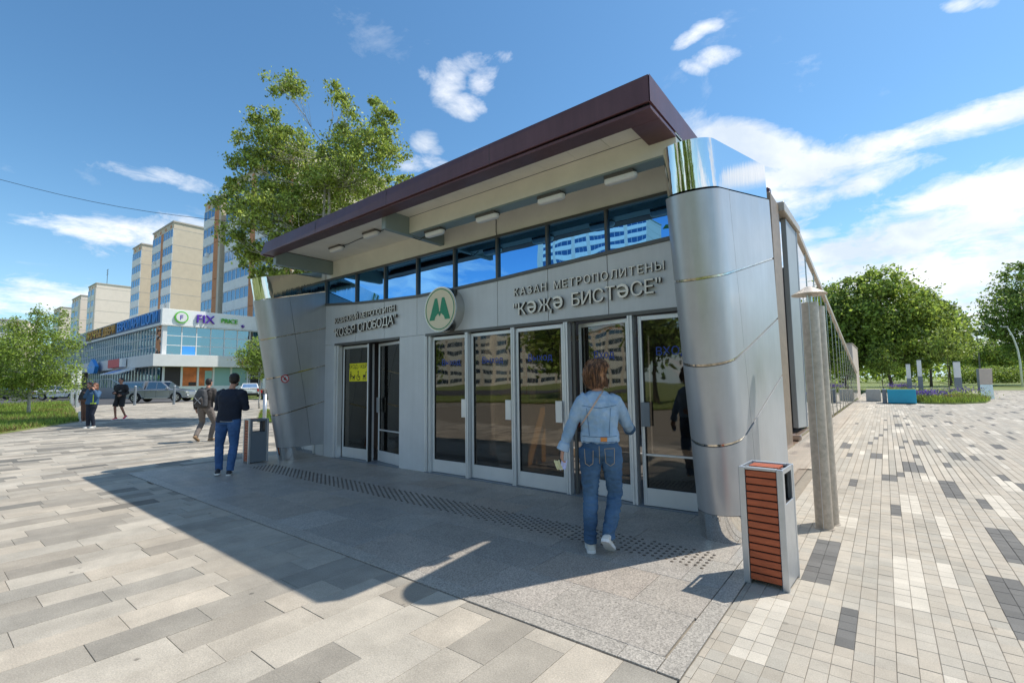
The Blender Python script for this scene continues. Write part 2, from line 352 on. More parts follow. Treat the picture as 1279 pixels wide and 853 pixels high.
def link(name,me,parent=None,loc=None,rz=None):
    o=bpy.data.objects.new(name,me);COL.objects.link(o)
    if parent is not None:o.parent=parent
    if loc is not None:o.location=loc
    if rz is not None:o.rotation_euler=(0,0,rz)
    return o
def obj(name,mb,mats,parent=None,bevel=0,smooth=False,loc=None,seg=1,auto=None):
    me=mb.mesh(name,mats,smooth);o=link(name,me,parent,loc)
    if bevel:
        b=o.modifiers.new('bevel','BEVEL');b.width=bevel;b.segments=seg;b.limit_method='ANGLE';b.angle_limit=math.radians(40);b.harden_normals=False
    return o
def thing(name,label,cat,loc=(0,0,0),rz=0,group=None,sc=1):
    o=bpy.data.objects.new(name,None);COL.objects.link(o);o.location=loc;o.rotation_euler=(0,0,rz);o.scale=(sc,sc,sc);o.empty_display_size=.2
    return prop(o,label,cat,group)
def dup(root,loc=None,rz=None,label=None):
    r=root.copy();COL.objects.link(r)
    if loc is not None:r.location=loc
    if rz is not None:r.rotation_euler=(0,0,rz)
    if label:r['label']=label
    for ch in list(root.children):
        c=ch.copy();COL.objects.link(c);c.parent=r
        for g in list(ch.children):
            d=g.copy();COL.objects.link(d);d.parent=c
    return r
def autosmooth(me,ang=35):
    bm=bmesh.new();bm.from_mesh(me)
    for e in bm.edges:
        e.smooth=not(len(e.link_faces)==2 and e.calc_face_angle(0)>math.radians(ang))
    for f in bm.faces:f.smooth=True
    bm.to_mesh(me);bm.free()
def text_mesh(s,size,depth,bold=0,align='LEFT',space=1.0):
    cu=bpy.data.curves.new('t','FONT');cu.body=s;cu.size=size;cu.extrude=depth;cu.offset=0;cu.align_x=align;cu.space_character=space;cu.resolution_u=3
    o=bpy.data.objects.new('t',cu);COL.objects.link(o)
    dg=bpy.context.evaluated_depsgraph_get();me=bpy.data.meshes.new_from_object(o.evaluated_get(dg))
    bpy.data.objects.remove(o);bpy.data.curves.remove(cu);return me
def bounds(me):
    a=np.empty(len(me.vertices)*3);me.vertices.foreach_get('co',a);a=a.reshape(-1,3);return a.min(0),a.max(0)
RX90=Matrix.Rotation(math.radians(90),4,'X')
def letters(txt,x0,x1,zbase,zslope,h,y,material,parent,depth=.012,bold=.0,name='letter'):
    """a line of single letters from x0 to x1 on a wall facing -Y"""
    adv=[];me0={}
    probe='Н';mp=text_mesh(probe,1,0);caph=bounds(mp)[1][1]
    sz=h/caph
    for c in txt:
        if c==' ':adv.append(.35*sz);continue
        if c not in me0:
            me=text_mesh('e' if c=='Ә' else c,sz,depth,0)
            if c=='Ә':
                me.transform(Matrix.Rotation(math.pi,4,'Z'));lo,hi=bounds(me);k=h/(hi[1]-lo[1]);me.transform(Matrix.Translation((0,-lo[1],0)));me.transform(Matrix.Diagonal((k,k,1,1)))
            lo,hi=bounds(me);me.transform(Matrix.Translation((-lo[0],0,0)));me.transform(RX90)
            me.materials.clear();me.materials.append(material)
            if 'lettershade' in M:
                me.materials.append(M['lettershade'])
                for q in me.polygons:q.material_index=0 if q.normal.y<-.5 else 1  # faces not turned to the street take the painted shade
            me0[c]=(me,hi[0]-lo[0])
        adv.append(me0[c][1])
    gap=((x1-x0)-sum(adv))/(len(txt)-1);x=x0
    for c,a in zip(txt,adv):
        if c!=' ':
            link(name,me0[c][0],parent,(x,y-depth,zbase+zslope*(x-x0)))
        x+=a+gap
def rebase(root,loc):
    loc=Vector(loc)
    for ch in root.children:
        ch.location=Vector(ch.location)-loc
    root.location=loc
# ------------------------------------------------------------------ ground sheets
def sheet(name,x0,x1,y0,y1,z,material,nx=1,ny=1):
    mb=MB();xs=[x0+(x1-x0)*i/nx for i in range(nx+1)];ys=[y0+(y1-y0)*i/ny for i in range(ny+1)]
    vs=[(x,y,rise(x)+z) for y in ys for x in xs];fs=[(j*(nx+1)+i,j*(nx+1)+i+1,(j+1)*(nx+1)+i+1,(j+1)*(nx+1)+i) for j in range(ny) for i in range(nx)]
    mb.add(vs,fs);return prop(obj(name,mb,material),kind='structure')
def build_ground():
    mb=MB();xs=[-1500,-60,-14,1500];vs=[];fs=[]
    for y in(-1500,1500):
        for x in xs:vs.append((x,y,rise(x)-.10))
    for i in range(3):fs.append((i,i+1,5+i,4+i))
    mb.add(vs,fs);prop(obj('ground',mb,M['soil']),kind='structure')
    sheet('road',-140,-33,-40,16.9,-.045,M['asphalt'],40,1)
build_ground()
def tile_mesh(name,size,gap,h,material,cham=.003):
    pass
def paver_mb(mb,x0,x1,y0,y1,top,depth,c,ch,jit=0):
    """a paver with a chamfered top: 12 triangles and open underneath"""
    dz=R.uniform(-jit,jit)
    def z(x):return rise(x)+top+dz
    cy=ch*(.4 if x1-x0<.1 and y1-y0<.14 else 1);a=[(x0,y0),(x1,y0),(x1,y1),(x0,y1)];b=[(x0+ch,y0+cy),(x1-ch,y0+cy),(x1-ch,y1-cy),(x0+ch,y1-cy)]
    vs=[(x,y,z(x)-depth) for x,y in a]+[(x,y,z(x)-ch) for x,y in a]+[(x,y,z(x)) for x,y in b]
    fs=[(8,9,10,11)]
    for i in range(4):
        j=(i+1)%4;fs+=[(i,j,4+j,4+i),(4+i,4+j,8+j,8+i)]
    mb.add(vs,fs,0,c)
camxy=np.array([0,0])
def seen(x,y,z=0):
    c=MC.T@(np.array([x,y,z])-C0)
    if c[2]<.3:return None
    return cx_+f_*c[0]/c[2],cy_+f_*c[1]/c[2],c[2]
def pieces_to_scene(items,base,material,piece,limit,stuffname,ch,depth):
    """items: (x0,x1,y0,y1,top,col,jit); the ones that show largest become parts, the rest one joined part"""
    def score(it):
        s=seen((it[0]+it[1])/2,(it[2]+it[3])/2)
        if s is None or not(-60<s[0]<1340 and -40<s[1]<900):return -1
        return (it[1]-it[0])*(it[3]-it[2])/s[2]**3
    items=sorted(items,key=score,reverse=True)
    for it in items[:limit]:
        mb=MB();paver_mb(mb,*it[:4],it[4],depth,it[5],ch,it[6]);cx,cy=(it[0]+it[1])/2,(it[2]+it[3])/2
        mb.v=[(x-cx,y-cy,z) for x,y,z in mb.v];link(piece,mb.mesh(piece,material),base,(cx,cy,0))
    if items[limit:]:
        mb=MB()
        for it in items[limit:]:paver_mb(mb,*it[:4],it[4],depth,it[5],ch,it[6])
        prop(obj(stuffname,mb,material,base),kind='stuff')
def tone(base,v,warm=0):
    k=1+R.uniform(-v,v);w=R.uniform(-warm,warm);return (base[0]*k*(1+w),base[1]*k,base[2]*k*(1-w))
# ---- large slabs in front and to the left
GX0,GX1,GY0=-10.9,-.94,2.58                    # granite apron
def build_slabs():
    base=sheet('plaza_pavement',-46,GX1+.0,-14,2.58,-.022,M['grout'],16,1)
    mb=MB()
    for (x0,x1,y0,y1) in((-46,GX0-.01,2.58,40),):
        n=12;xs=[x0+(x1-x0)*i/n for i in range(n+1)]
        vs=[(x,y,rise(x)-.022) for y in(y0,y1) for x in xs];mb.add(vs,[(i,i+1,n+2+i,n+1+i) for i in range(n)])
    obj('joint_bed',mb,M['grout'],base)
    light=(.45,.40,.325);mid=(.345,.31,.255);dark=(.235,.215,.18)
    items=[]
    k=0;x=-3.35+.3*9-.3*0
    x=-.95
    while x>-45.5:
        x1=x;x0=x-.3;y=-12-R.random()*1.2
        far=x1<-20
        while y<(2.57 if x0>GX0 else 36):
            L=R.choice([.6,.6,.6,.6,.9,.45])*(1 if not far else 1.6)
            y1=y+L
            if x0>GX0 and y1>2.57:y1=2.57
            if x0<=GX0+.001 and x1>GX0:pass
            if y1-y>.05:
                u=R.random();patch=mnoise.noise(Vector((x0*.35,y*.22,3.3)))
                if u<.25+patch*.5:c=tone(dark,.16,.02)
                elif u<.58+patch*.3:c=tone(mid,.12,.02)
                else:c=tone(light,.09,.02)
                if -33<x0<-12 and y>-3 and R.random()<.05:c=tone((.15,.14,.12),.1)
                s=seen((x0+x1)/2,(y+y1)/2)
                if s and -500<s[0]<1400 or far:
                    xx1=min(x1,GX0-.012) if (y>2.5 and x1>GX0) else x1
                    items.append((x0+.0014,xx1-.0014,y+.0014,y1-.0014,0,c,.0018))
            y=y1
        x=x0
    pieces_to_scene(items,base,M['slab'],'slab',300,'far_slabs',.0018,.02)
build_slabs()
# ---- granite apron under the canopy
def build_granite():
    mb=MB();mb.box(GX0,GX1+.0,GY0,5.3,-.06,-.012);mb.box(GX0+.4,GX1-.3,5.3,5.9,-.06,-.012)
    base=prop(obj('granite_apron',mb,M['grout']),kind='structure')
    items=[];pink=(.365,.325,.28);grey=(.345,.318,.28);lt=(.375,.343,.297)
    # front and side edging strips
    x=GX0
    while x<GX1-.13:
        x1=min(x+1.2,GX1-.13);items.append((x+.002,x1-.002,GY0+.003,GY0+.15,.004,tone((.375,.345,.30),.05),.0006));x=x1
    y=GY0
    while y<5.3:
        y1=min(y+1.0,5.3);items.append((GX1-.125,GX1-.005,y+.002,y1-.002,.004,tone((.37,.34,.295),.05),.0006));y=y1
    y=GY0+.15
    for row,dy in enumerate((.55,.55,.55,.55,.42,.72)):
        x=GX0-R.random()*.3;x=GX0
        while x<GX1-.14:
            L=R.choice([.62,.8,.62,.9]);x1=min(x+L,GX1-.13)
            yy1=min(y+dy,5.72+.12)
            items.append((x+.002,x1-.002,y+.002,yy1-.002,.004,tone(R.choice([pink,grey,grey,lt]),.08,.03),.0008));x=x1
        y+=dy
    pieces_to_scene(items,base,M['granite'],'granite_slab',300,'far_granite',.002,.015)
    # rows of tactile studs
    mb=MB()
    x=-9.6;r=.017
    cols=[]
    while x<-1.28:
        cols.append(x);x+=.062
    for i,x in enumerate(cols):
        for j in range(6):
            y=4.15+j*.073+(.036 if i%2 else 0)
            if R.random()<.02:continue
            n=7;vs=[(x+r*math.cos(2*math.pi*k/n),y+r*math.sin(2*math.pi*k/n),.005) for k in range(n)]+[(x+r*.7*math.cos(2*math.pi*k/n),y+r*.7*math.sin(2*math.pi*k/n),.0095) for k in range(n)]
            mb.add(vs,[tuple(range(n,2*n))]+[(k,(k+1)%n,n+(k+1)%n,n+k) for k in range(n)])
    prop(obj('tactile_stud',mb,M['stud'],base),kind='stuff')
build_granite()
# ---- small pavers on the right
def build_cobbles():
    mb=MB();mb.box(GX1+.0,40,-3,5.3,-.06,-.018);mb.box(-1.24,40,5.3,30,-.06,-.018);mb.box(-1.75,40,30,70,-.06,-.018)
    base=prop(obj('cobble_pavement',mb,M['grout']),kind='structure')
    w=.0945;l=.117;X0=-.145;Y0=-.06
    light=(.43,.385,.315);cream=(.56,.51,.425);dark=(.135,.13,.12);mid=(.375,.34,.28)
    patches={}
    def put(i0,ni,j0,nj,kind):
        for i in range(i0,i0+ni):
            for j in range(j0,j0+nj):patches[(i,j)]=kind
    def ij(x,y):return round((x-X0)/w),round((y-Y0)/l)
    def bypix(cells,kind):
        for (x0,x1,y0,y1) in cells:
            i0,j0=ij(x0,y0);i1,j1=ij(x1,y1);put(i0,max(1,i1-i0),j0,max(1,j1-j0),kind)
    RR=random.Random(11)
    for n in range(2600):
        i=RR.randint(-8,330);j=RR.randint(70,560)
        kind='d' if RR.random()<.45 else 'c'
        big=RR.random()<.3
        put(i,2 if big else 1,j,10 if big else 5,kind)
    for n in range(26):
        i=RR.randint(-8,80);j=RR.randint(0,70);put(i,RR.choice([1,2]),j,RR.choice([5,10]),'c' if RR.random()<.8 else 'd')
    for j in range(0,36):
        for i in range(-9,14):
            patches.pop((i,j),None)
    for j in range(36,83):
        for i in range(-9,9):
            patches.pop((i,j),None)
    bypix([(-.61,-.42,4.34,5.52),(-.332,-.239,3.4,4.07),(.686,.87,5.8,6.98),(.5,.685,4.16,5.35),(.486,.66,8.39,9.6)],'d')
    bypix([(-.045,.135,4.25,5.4),(-.52,-.34,6.1,6.6),(.2,.3,4.9,5.4),(.05,.25,7.2,8.2),(.3,.4,6.2,7.2),(-.8,-.61,3.0,3.9),(.9,1.1,7.6,8.8),(.12,.2,2.6,3.4),(.3,.5,9.4,10)],'c')
    def pg(x,y,ni,nj,k='d'):
        p=G(x,y);i,j=ij(p[0],p[1]);put(i,ni,j,nj,k)
    for a in((1112,643,1,5),(1097,600,2,5),(1058,606,1,5),(1170,607,0,0),(1228,635,1,5),(1253,600,1,5),(1060,570,1,5),(1090,572,2,7),(1150,590,1,5),(1085,555,1,5),(1120,560,1,4),(1150,555,2,6),(1215,575,1,6),(1172,565,1,5),(1240,560,2,8),(1100,545,1,5),(1190,545,2,7)):
        if a[2]:pg(*a)
    def colour(i,j):
        k=patches.get((i,j))
        if k=='d':return tone(dark,.14)
        if k=='c':return tone(cream,.06)
        h=mnoise.noise(Vector((i*.31,j*.09,1.7)))
        return tone(mid if h>.34 else light,.05,.02)
    items=[]
    def x_of(i):return X0+i*w
    jn=int(9.6/l)
    for i in range(-9,110):
        off=R.uniform(-.03,.03)
        for j in range(12,jn+1):
            x0=x_of(i);y0=Y0+j*l+off*0
            if x0+w<GX1+.02 and y0<5.3:continue
            if x0<-1.23:continue
            if x0>1.6+.35*max(0,y0-2) :continue
            items.append((max(x0,GX1+.002) if y0<5.3 else x0+.0011,x0+w-.0014,y0+.0005,y0+l-.0007,0,colour(i,j),.0014))
    pieces_to_scene(items,base,M['cobble'],'paver',300,'near_pavers',.003,.016)
    # farther out the joints fall below what the photograph resolves: one sheet, coloured paver by paver
    mb=MB();yfar=Y0+(jn+1)*l
    runs=[]
    for i in range(-17,340):
        x0=x_of(i)
        j=jn+1
        while j<560:
            k=patches.get((i,j));j1=j
            while j1<560 and patches.get((i,j1))==k and j1-j<14:j1+=1
            y0=Y0+j*l;y1=Y0+j1*l
            c=tone(dark,.1) if k=='d' else tone(cream,.06) if k=='c' else tone(light if R.random()<.7 else mid,.07,.02)
            if x0<y0*.95+4:
                mb.quad((x0+.004,y0+.004,0),(x0+w-.004,y0+.004,0),(x0+w-.004,y1-.004,0),(x0+.004,y1-.004,0),0,c)
            j=j1
    # wide beds beyond
    prop(obj('far_pavers',mb,M['cobble'],base),kind='stuff')
build_cobbles()
# ------------------------------------------------------------------ metro pavilion
FY=5.72;XL,XR=-9.75,-1.6
MUL=[-9.75,-8.6,-7.64,-6.68,-5.72,-4.76,-3.8,-2.84,-1.7]
SILL=[3.33,3.238,3.185,3.145,3.155,3.18,3.222,3.262,3.31]
def build_pavilion():
    P=thing('metro_entrance','grey clad glazed metro station entrance pavilion under a brown edged canopy','building')
    g=.004
    # band of panels over the doors, one panel per window bay
    for i in range(8):
        x0,x1=MUL[i]+g,MUL[i+1]-g
        if i==7:x1=XR-.0
        s0,s1=SILL[i]-.03,SILL[i+1]-.03
        mb=MB();mb.hexa([(x0,FY,2.42),(x1,FY,2.42),(x1,FY+.06,2.42),(x0,FY+.06,2.42)],[(x0,FY,s0),(x1,FY,s1),(x1,FY+.06,s1),(x0,FY+.06,s0)])
        obj('wall_panel',mb,M['alu_panel'],P,bevel=.003)
    # wall beside and between the door groups
    for x0,x1 in((XL,-9.36),(-7.18,-6.44)):
        mb=MB();mb.box(x0+g,x1,FY-.0,FY+.2,.0,2.416);obj('wall_panel',mb,M['alu_panel'],P,bevel=.003)
    mb=MB();mb.box(XL,XR,FY+.062,FY+.09,2.41,3.9);obj('backing_wall',mb,M['seam'],P)
    # lintel
    mb=MB();mb.box(-9.36,-7.18,FY-.012,FY+.14,2.385,2.43);mb.box(-6.44,XR,FY-.012,FY+.14,2.385,2.43);obj('lintel',mb,M['framed'],P)
    # ribbon windows
    for i in range(8):
        x0,x1=MUL[i],MUL[i+1]
        if i==7:x1=XR
        s0,s1=SILL[i],SILL[i+1]
        mb=MB();mb.add([(x0+.02,FY+.03,s0),(x1-.02,FY+.03,s1),(x1-.02,FY+.03,3.86),(x0+.02,FY+.03,3.86),(x0+.02,FY+.042,s0),(x1-.02,FY+.042,s1),(x1-.02,FY+.042,3.86),(x0+.02,FY+.042,3.86)],[(0,1,2,3),(7,6,5,4),(0,4,5,1),(3,2,6,7)])
        pane=obj('window_pane',mb,M['topglass'],P)
        mb=MB();mb.hexa([(x0,FY-.02,s0-.03),(x1,FY-.02,s1-.03),(x1,FY+.06,s1-.03),(x0,FY+.06,s0-.03)],[(x0,FY-.02,s0+.02),(x1,FY-.02,s1+.02),(x1,FY+.06,s1+.02),(x0,FY+.06,s0+.02)])
        obj('window_sill',mb,M['framed'],P)
        mb=MB();mb.box(x0-.02,x0+.02,FY-.012,FY+.06,s0,3.88);obj('mullion',mb,M['framed'],P)
    mb=MB();mb.box(XL,XR,FY-.02,FY+.06,3.85,3.89);obj('window_head',mb,M['framed'],P)
    mb=MB();mb.box(XL,XR,FY-.004,FY+.06,3.892,4.32);obj('upper_wall',mb,M['soffit'],P)
    # ---- doors
    H=2.385
    def leaf(xh,w,ang,side,handle=None,rail=False,decal=True,yoff=0,label=None,hmat='galv'):
        """a leaf hinged at xh; side +1 hinge on its left; ang positive swings towards the street"""
        d=link('door',None,P,(xh,FY+.06+yoff,0));d.rotation_euler=(0,0,math.radians(ang));d.empty_display_size=.1
        return d
    def door(xh,w,ang,side,handle=True,rail=False,decal=None,yoff=.0,label=None,hm='frame'):
        x0,x1=(0,w) if side>0 else(-w,0)
        mb=MB();t=.045;y0,y1=0,.05
        mb.box(x0,x0+t,y0,y1,.02,H-.02);mb.box(x1-t,x1,y0,y1,.02,H-.02);mb.box(x0+t,x1-t,y0+.001,y1-.001,H-.075,H-.02);mb.box(x0+t,x1-t,y0+.001,y1-.001,.02,.23)
        for xa in(x0+.012,x1-.018):mb.box(xa,xa+.006,y0-.006,y0+.001,.03,H-.03)
        if rail:mb.box(x0+t,x1-t,y0+.008,y1-.008,.62,.645)
        d=obj('door',mb,M['frame'],P,bevel=.003);d.location=(xh,FY+.03+yoff,0);d.rotation_euler=(0,0,math.radians(ang))
        if label:d['label']=label
        mb=MB();mb.box(x0+t,x1-t,y0+.022,y0+.030,.23,H-.075);obj('glass_pane',mb,M['doorglass'],d)
        mb=MB();mb.box(x0+t+.004,x0+t+.012,y0+.01,y0+.04,.23,H-.075);mb.box(x1-t-.012,x1-t-.004,y0+.01,y0+.04,.23,H-.075);mb.box(x0+t,x1-t,y0+.01,y0+.04,.23,.238);obj('gasket',mb,M['rubber'],d)
        if handle:
            xx=x1-.13 if side>0 else x0+.02
            mb=MB();mb.box(xx,xx+.11,y0-.05,y0-.035,.98,1.28);mb.box(xx+.02,xx+.04,y0-.036,y0+.001,1.0,1.03);mb.box(xx+.02,xx+.04,y0-.036,y0+.001,1.23,1.26);obj('handle',mb,M[hm],d,bevel=.004)
        if decal:
            q=link('lettering',None,d);bpy.data.objects.remove(q)
            me=text_mesh(decal,.145,.0006,.006,'CENTER');me.transform(RX90);me.materials.clear();me.materials.append(M['bluedecal'])
            link('lettering',me,d,((x0+x1)/2,y0+.0195,1.86))
        return d
    # left pair and its posts
    def post(x,y=0,d=.10,w=.05,m='frame'):
        mb=MB();mb.box(x-w/2,x-w*.12,FY-.02+y,FY-.02+y+d,0,H);mb.box(x+w*.12,x+w/2,FY-.02+y,FY-.02+y+d,0,H);mb.box(x-w*.12,x+w*.12,FY-.008+y,FY-.02+y+d,0,H)
        return obj('door_post',mb,M[m],P,bevel=.002)
    post(-9.335);post(-9.27,.03)
    door(-9.24,1.05,0,1,handle=False,decal=None,yoff=.10)
    door(-8.19,.93,-80,-1,handle=False,decal=None,yoff=.20) if False else None
    # edge of the leaf standing open towards the street
    door(-8.17,.0001,0,1,handle=False) if False else None
    mb=MB();mb.box(-8.225,-8.19,FY+.03,FY+.075,.02,H-.02);obj('door_post',mb,M['frame'],P,bevel=.002)
    mb=MB();mb.box(-8.188,-8.150,FY+.04,FY+.10,.02,H-.02);obj('rubber_seal',mb,M['rubber'],P)
    door(-7.19,.92,-10,-1,handle=True,rail=True,yoff=.02,hm='galv')
    # the row of five
    post(-6.425);post(-6.36,.03)
    post(-5.43,0,.10,.06);post(-4.46,0,.10,.065);post(-3.51,0,.10,.065);post(-2.545,0,.12,.07)
    door(-6.33,.87,1,1,decal='Выход',yoff=.03)
    door(-5.39,.895,-1,1,decal='Выход',yoff=.03)
    door(-4.42,.875,-2,1,decal='Выход',yoff=-.01)
    door(-2.60,.83,-9,-1,handle=False,decal='Вход',yoff=.03)
    door(-1.62,.83,4,-1,handle=True,rail=True,decal='ВХОД',yoff=.04,hm='galvd')
    for x in(-3.42,):
        mb=MB();mb.box(x-.02,x+.02,FY+.05,FY+.09,0,H);obj('door_post',mb,M['framed'],P)
    # threshold
    mb=MB();mb.box(-9.36,-7.18,FY-.03,FY+.3,-.01,.014);mb.box(-6.44,XR,FY-.03,FY+.3,-.01,.014);obj('threshold',mb,M['galvd'],P)
    # ---- vestibule behind the doors
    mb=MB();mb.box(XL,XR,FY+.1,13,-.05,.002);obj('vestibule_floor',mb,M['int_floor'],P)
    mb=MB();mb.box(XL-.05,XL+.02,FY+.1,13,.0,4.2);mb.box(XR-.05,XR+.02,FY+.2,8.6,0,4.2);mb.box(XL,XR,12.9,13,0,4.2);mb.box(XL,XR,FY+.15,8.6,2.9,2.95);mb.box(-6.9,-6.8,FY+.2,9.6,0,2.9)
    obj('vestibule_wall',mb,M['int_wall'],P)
    mb=MB()
    for k in range(9):
        x=-9.4+k*.98;mb.box(x-.03,x+.03,8.6,8.68,0,2.4)
    mb.box(-9.6,-1.7,8.6,8.68,2.4,2.5);mb.box(-9.6,-1.7,8.6,8.68,0,.18);obj('inner_door_frame',mb,M['frame'],P)
    # ---- canopy
    X0,X1=-9.60,-1.60;Y0=4.2
    mb=MB();mb.hexa([(X0,Y0,4.12),(X1,Y0,4.19),(X1,Y0+.03,4.19),(X0,Y0+.03,4.12)],[(X0+.14,Y0+.03,4.36),(X1,Y0,4.46),(X1,Y0+.05,4.46),(X0+.14,Y0+.06,4.36)]);fa=obj('fascia',mb,M['brown'],P,bevel=.004)
    for x in(-7.55,-5.6,-3.6):
        mb=MB();mb.box(x-.0035,x+.0035,Y0-.001,Y0+.002,4.16,4.40);obj('fascia_joint',mb,M['seam'],P)
    mb=MB();mb.box(X0+.03,X1,Y0+.031,Y0+.26,4.135,4.17);mb.box(X1-.30,X1,Y0+.262,9.0,4.135,4.17);mb.box(X0+.03,X0+.10,Y0+.262,9.0,4.135,4.17);obj('lip',mb,M['brown'],P,bevel=.003)
    mb=MB();mb.hexa([(X1-.02,Y0+.052,4.192),(X1+.012,Y0,4.192),(X1+.012-.05,9.2,4.192),(X1-.07,9.2,4.192)],[(X1-.02,Y0+.052,4.458),(X1+.012,Y0,4.458),(X1+.012-.05,9.2,4.458),(X1-.07,9.2,4.458)]);obj('side_fascia',mb,M['brown'],P)
    mb=MB();mb.hexa([(X0,Y0+.04,4.12),(X0+.03,Y0+.04,4.12),(X0+.03,9.2,4.12),(X0,9.2,4.12)],[(X0+.12,Y0+.07,4.35),(X0+.15,Y0+.07,4.35),(X0+.15,9.2,4.35),(X0+.12,9.2,4.35)]);obj('side_fascia',mb,M['brown'],P)
    mb=MB();mb.hexa([(X0+.1,Y0+.06,4.345),(X1-.03,Y0+.06,4.44),(X1-.03,9.2,4.44),(X0+.1,9.2,4.345)],[(X0+.1,Y0+.06,4.355),(X1-.03,Y0+.06,4.452),(X1-.03,9.2,4.452),(X0+.1,9.2,4.355)]);obj('roof',mb,M['galvd'],P)
    # soffit panels: planks running front to back
    def soffit(xa,xb,ya,yb,z,n):
        w=(xb-xa)/n
        for k in range(n):
            mb=MB();mb.box(xa+k*w+.002,xa+(k+1)*w-.002,ya,yb,z,z+.015);obj('soffit_panel',mb,M['soffit'],P)
    soffit(-9.46,-6.05,Y0+.262,FY-.01,4.26,3)
    soffit(-5.95,X1-.30,Y0+.262,4.925,4.25,9)
    soffit(-5.95,X1-.02,5.16,FY-.01,4.262,3)
    mb=MB();mb.box(X0+.1,X1-.31,Y0+.24,FY,4.28,4.30);obj('soffit_backing',mb,M['seam'],P)
    # beams
    mb=MB();mb.box(-9.60,-9.48,Y0+.262,FY+.1,3.97,4.255);obj('beam',mb,M['beam'],P,bevel=.003)
    mb=MB();mb.box(-6.05,-5.953,Y0+.262,FY-.006,3.955,4.258);obj('beam',mb,M['beam'],P,bevel=.003)
    mb=MB();mb.box(-5.95,X1,4.93,4.938,3.985,4.245);obj('beam_cladding',mb,M['soffit'],P)
    mb=MB();mb.box(-5.95,X1,4.939,5.15,3.965,4.255);obj('beam',mb,M['beam'],P,bevel=.003)
    # cable on the soffit
    mb=MB();pts=[(-8.3,5.1,4.245),(-8.0,5.12,4.235),(-7.6,5.08,4.238),(-7.0,5.06,4.24),(-6.5,5.0,4.235),(-6.06,5.02,4.2)]
    mb.tube(pts,.007,5);obj('cable',mb,M['wire'],P);mb=MB();mb.tube([(-6.0,5.05,3.95),(-5.9,5.1,3.90),(-5.75,5.12,3.955)],.006,5);obj('cable',mb,M['wire'],P);mb=MB();mb.tube([(-4.75,5.70,4.25),(-4.76,5.705,3.95),(-4.74,5.70,3.88)],.006,5);obj('cable',mb,M['wire'],P)
    # dark recess behind the right pylon, its edge pipe and the grey wall panel before the glazing
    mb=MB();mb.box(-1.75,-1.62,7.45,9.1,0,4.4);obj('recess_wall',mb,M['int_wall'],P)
    mb=MB();mb.box(-1.44,-1.22,8.05,8.78,0,4.42);obj('corner_post',mb,M['rust'],P,bevel=.01)
    mb=MB();mb.box(-1.62,-1.28,8.40,8.56,4.30,4.62);obj('roof_corner_cap',mb,M['brown'],P,bevel=.01)
    mb=MB();mb.prism([(9.25,.72),(10.25,.66),(10.42,4.36),(9.25,4.30)],'x',-1.27,-1.19);obj('side_panel',mb,M['panelgrey'],P,bevel=.006)
    mb=MB();mb.prism([(10.26,.66),(10.40,.66),(10.56,4.36),(10.43,4.36)],'x',-1.265,-1.185);obj('side_panel_edge',mb,M['galvd'],P)
    mb=MB();mb.prism([(8.8,4.31),(10.7,4.38),(10.7,4.52),(8.8,4.47)],'x',-1.32,-1.14);obj('head_rail',mb,M['pole'],P,bevel=.01)
    return P
PAV=build_pavilion()
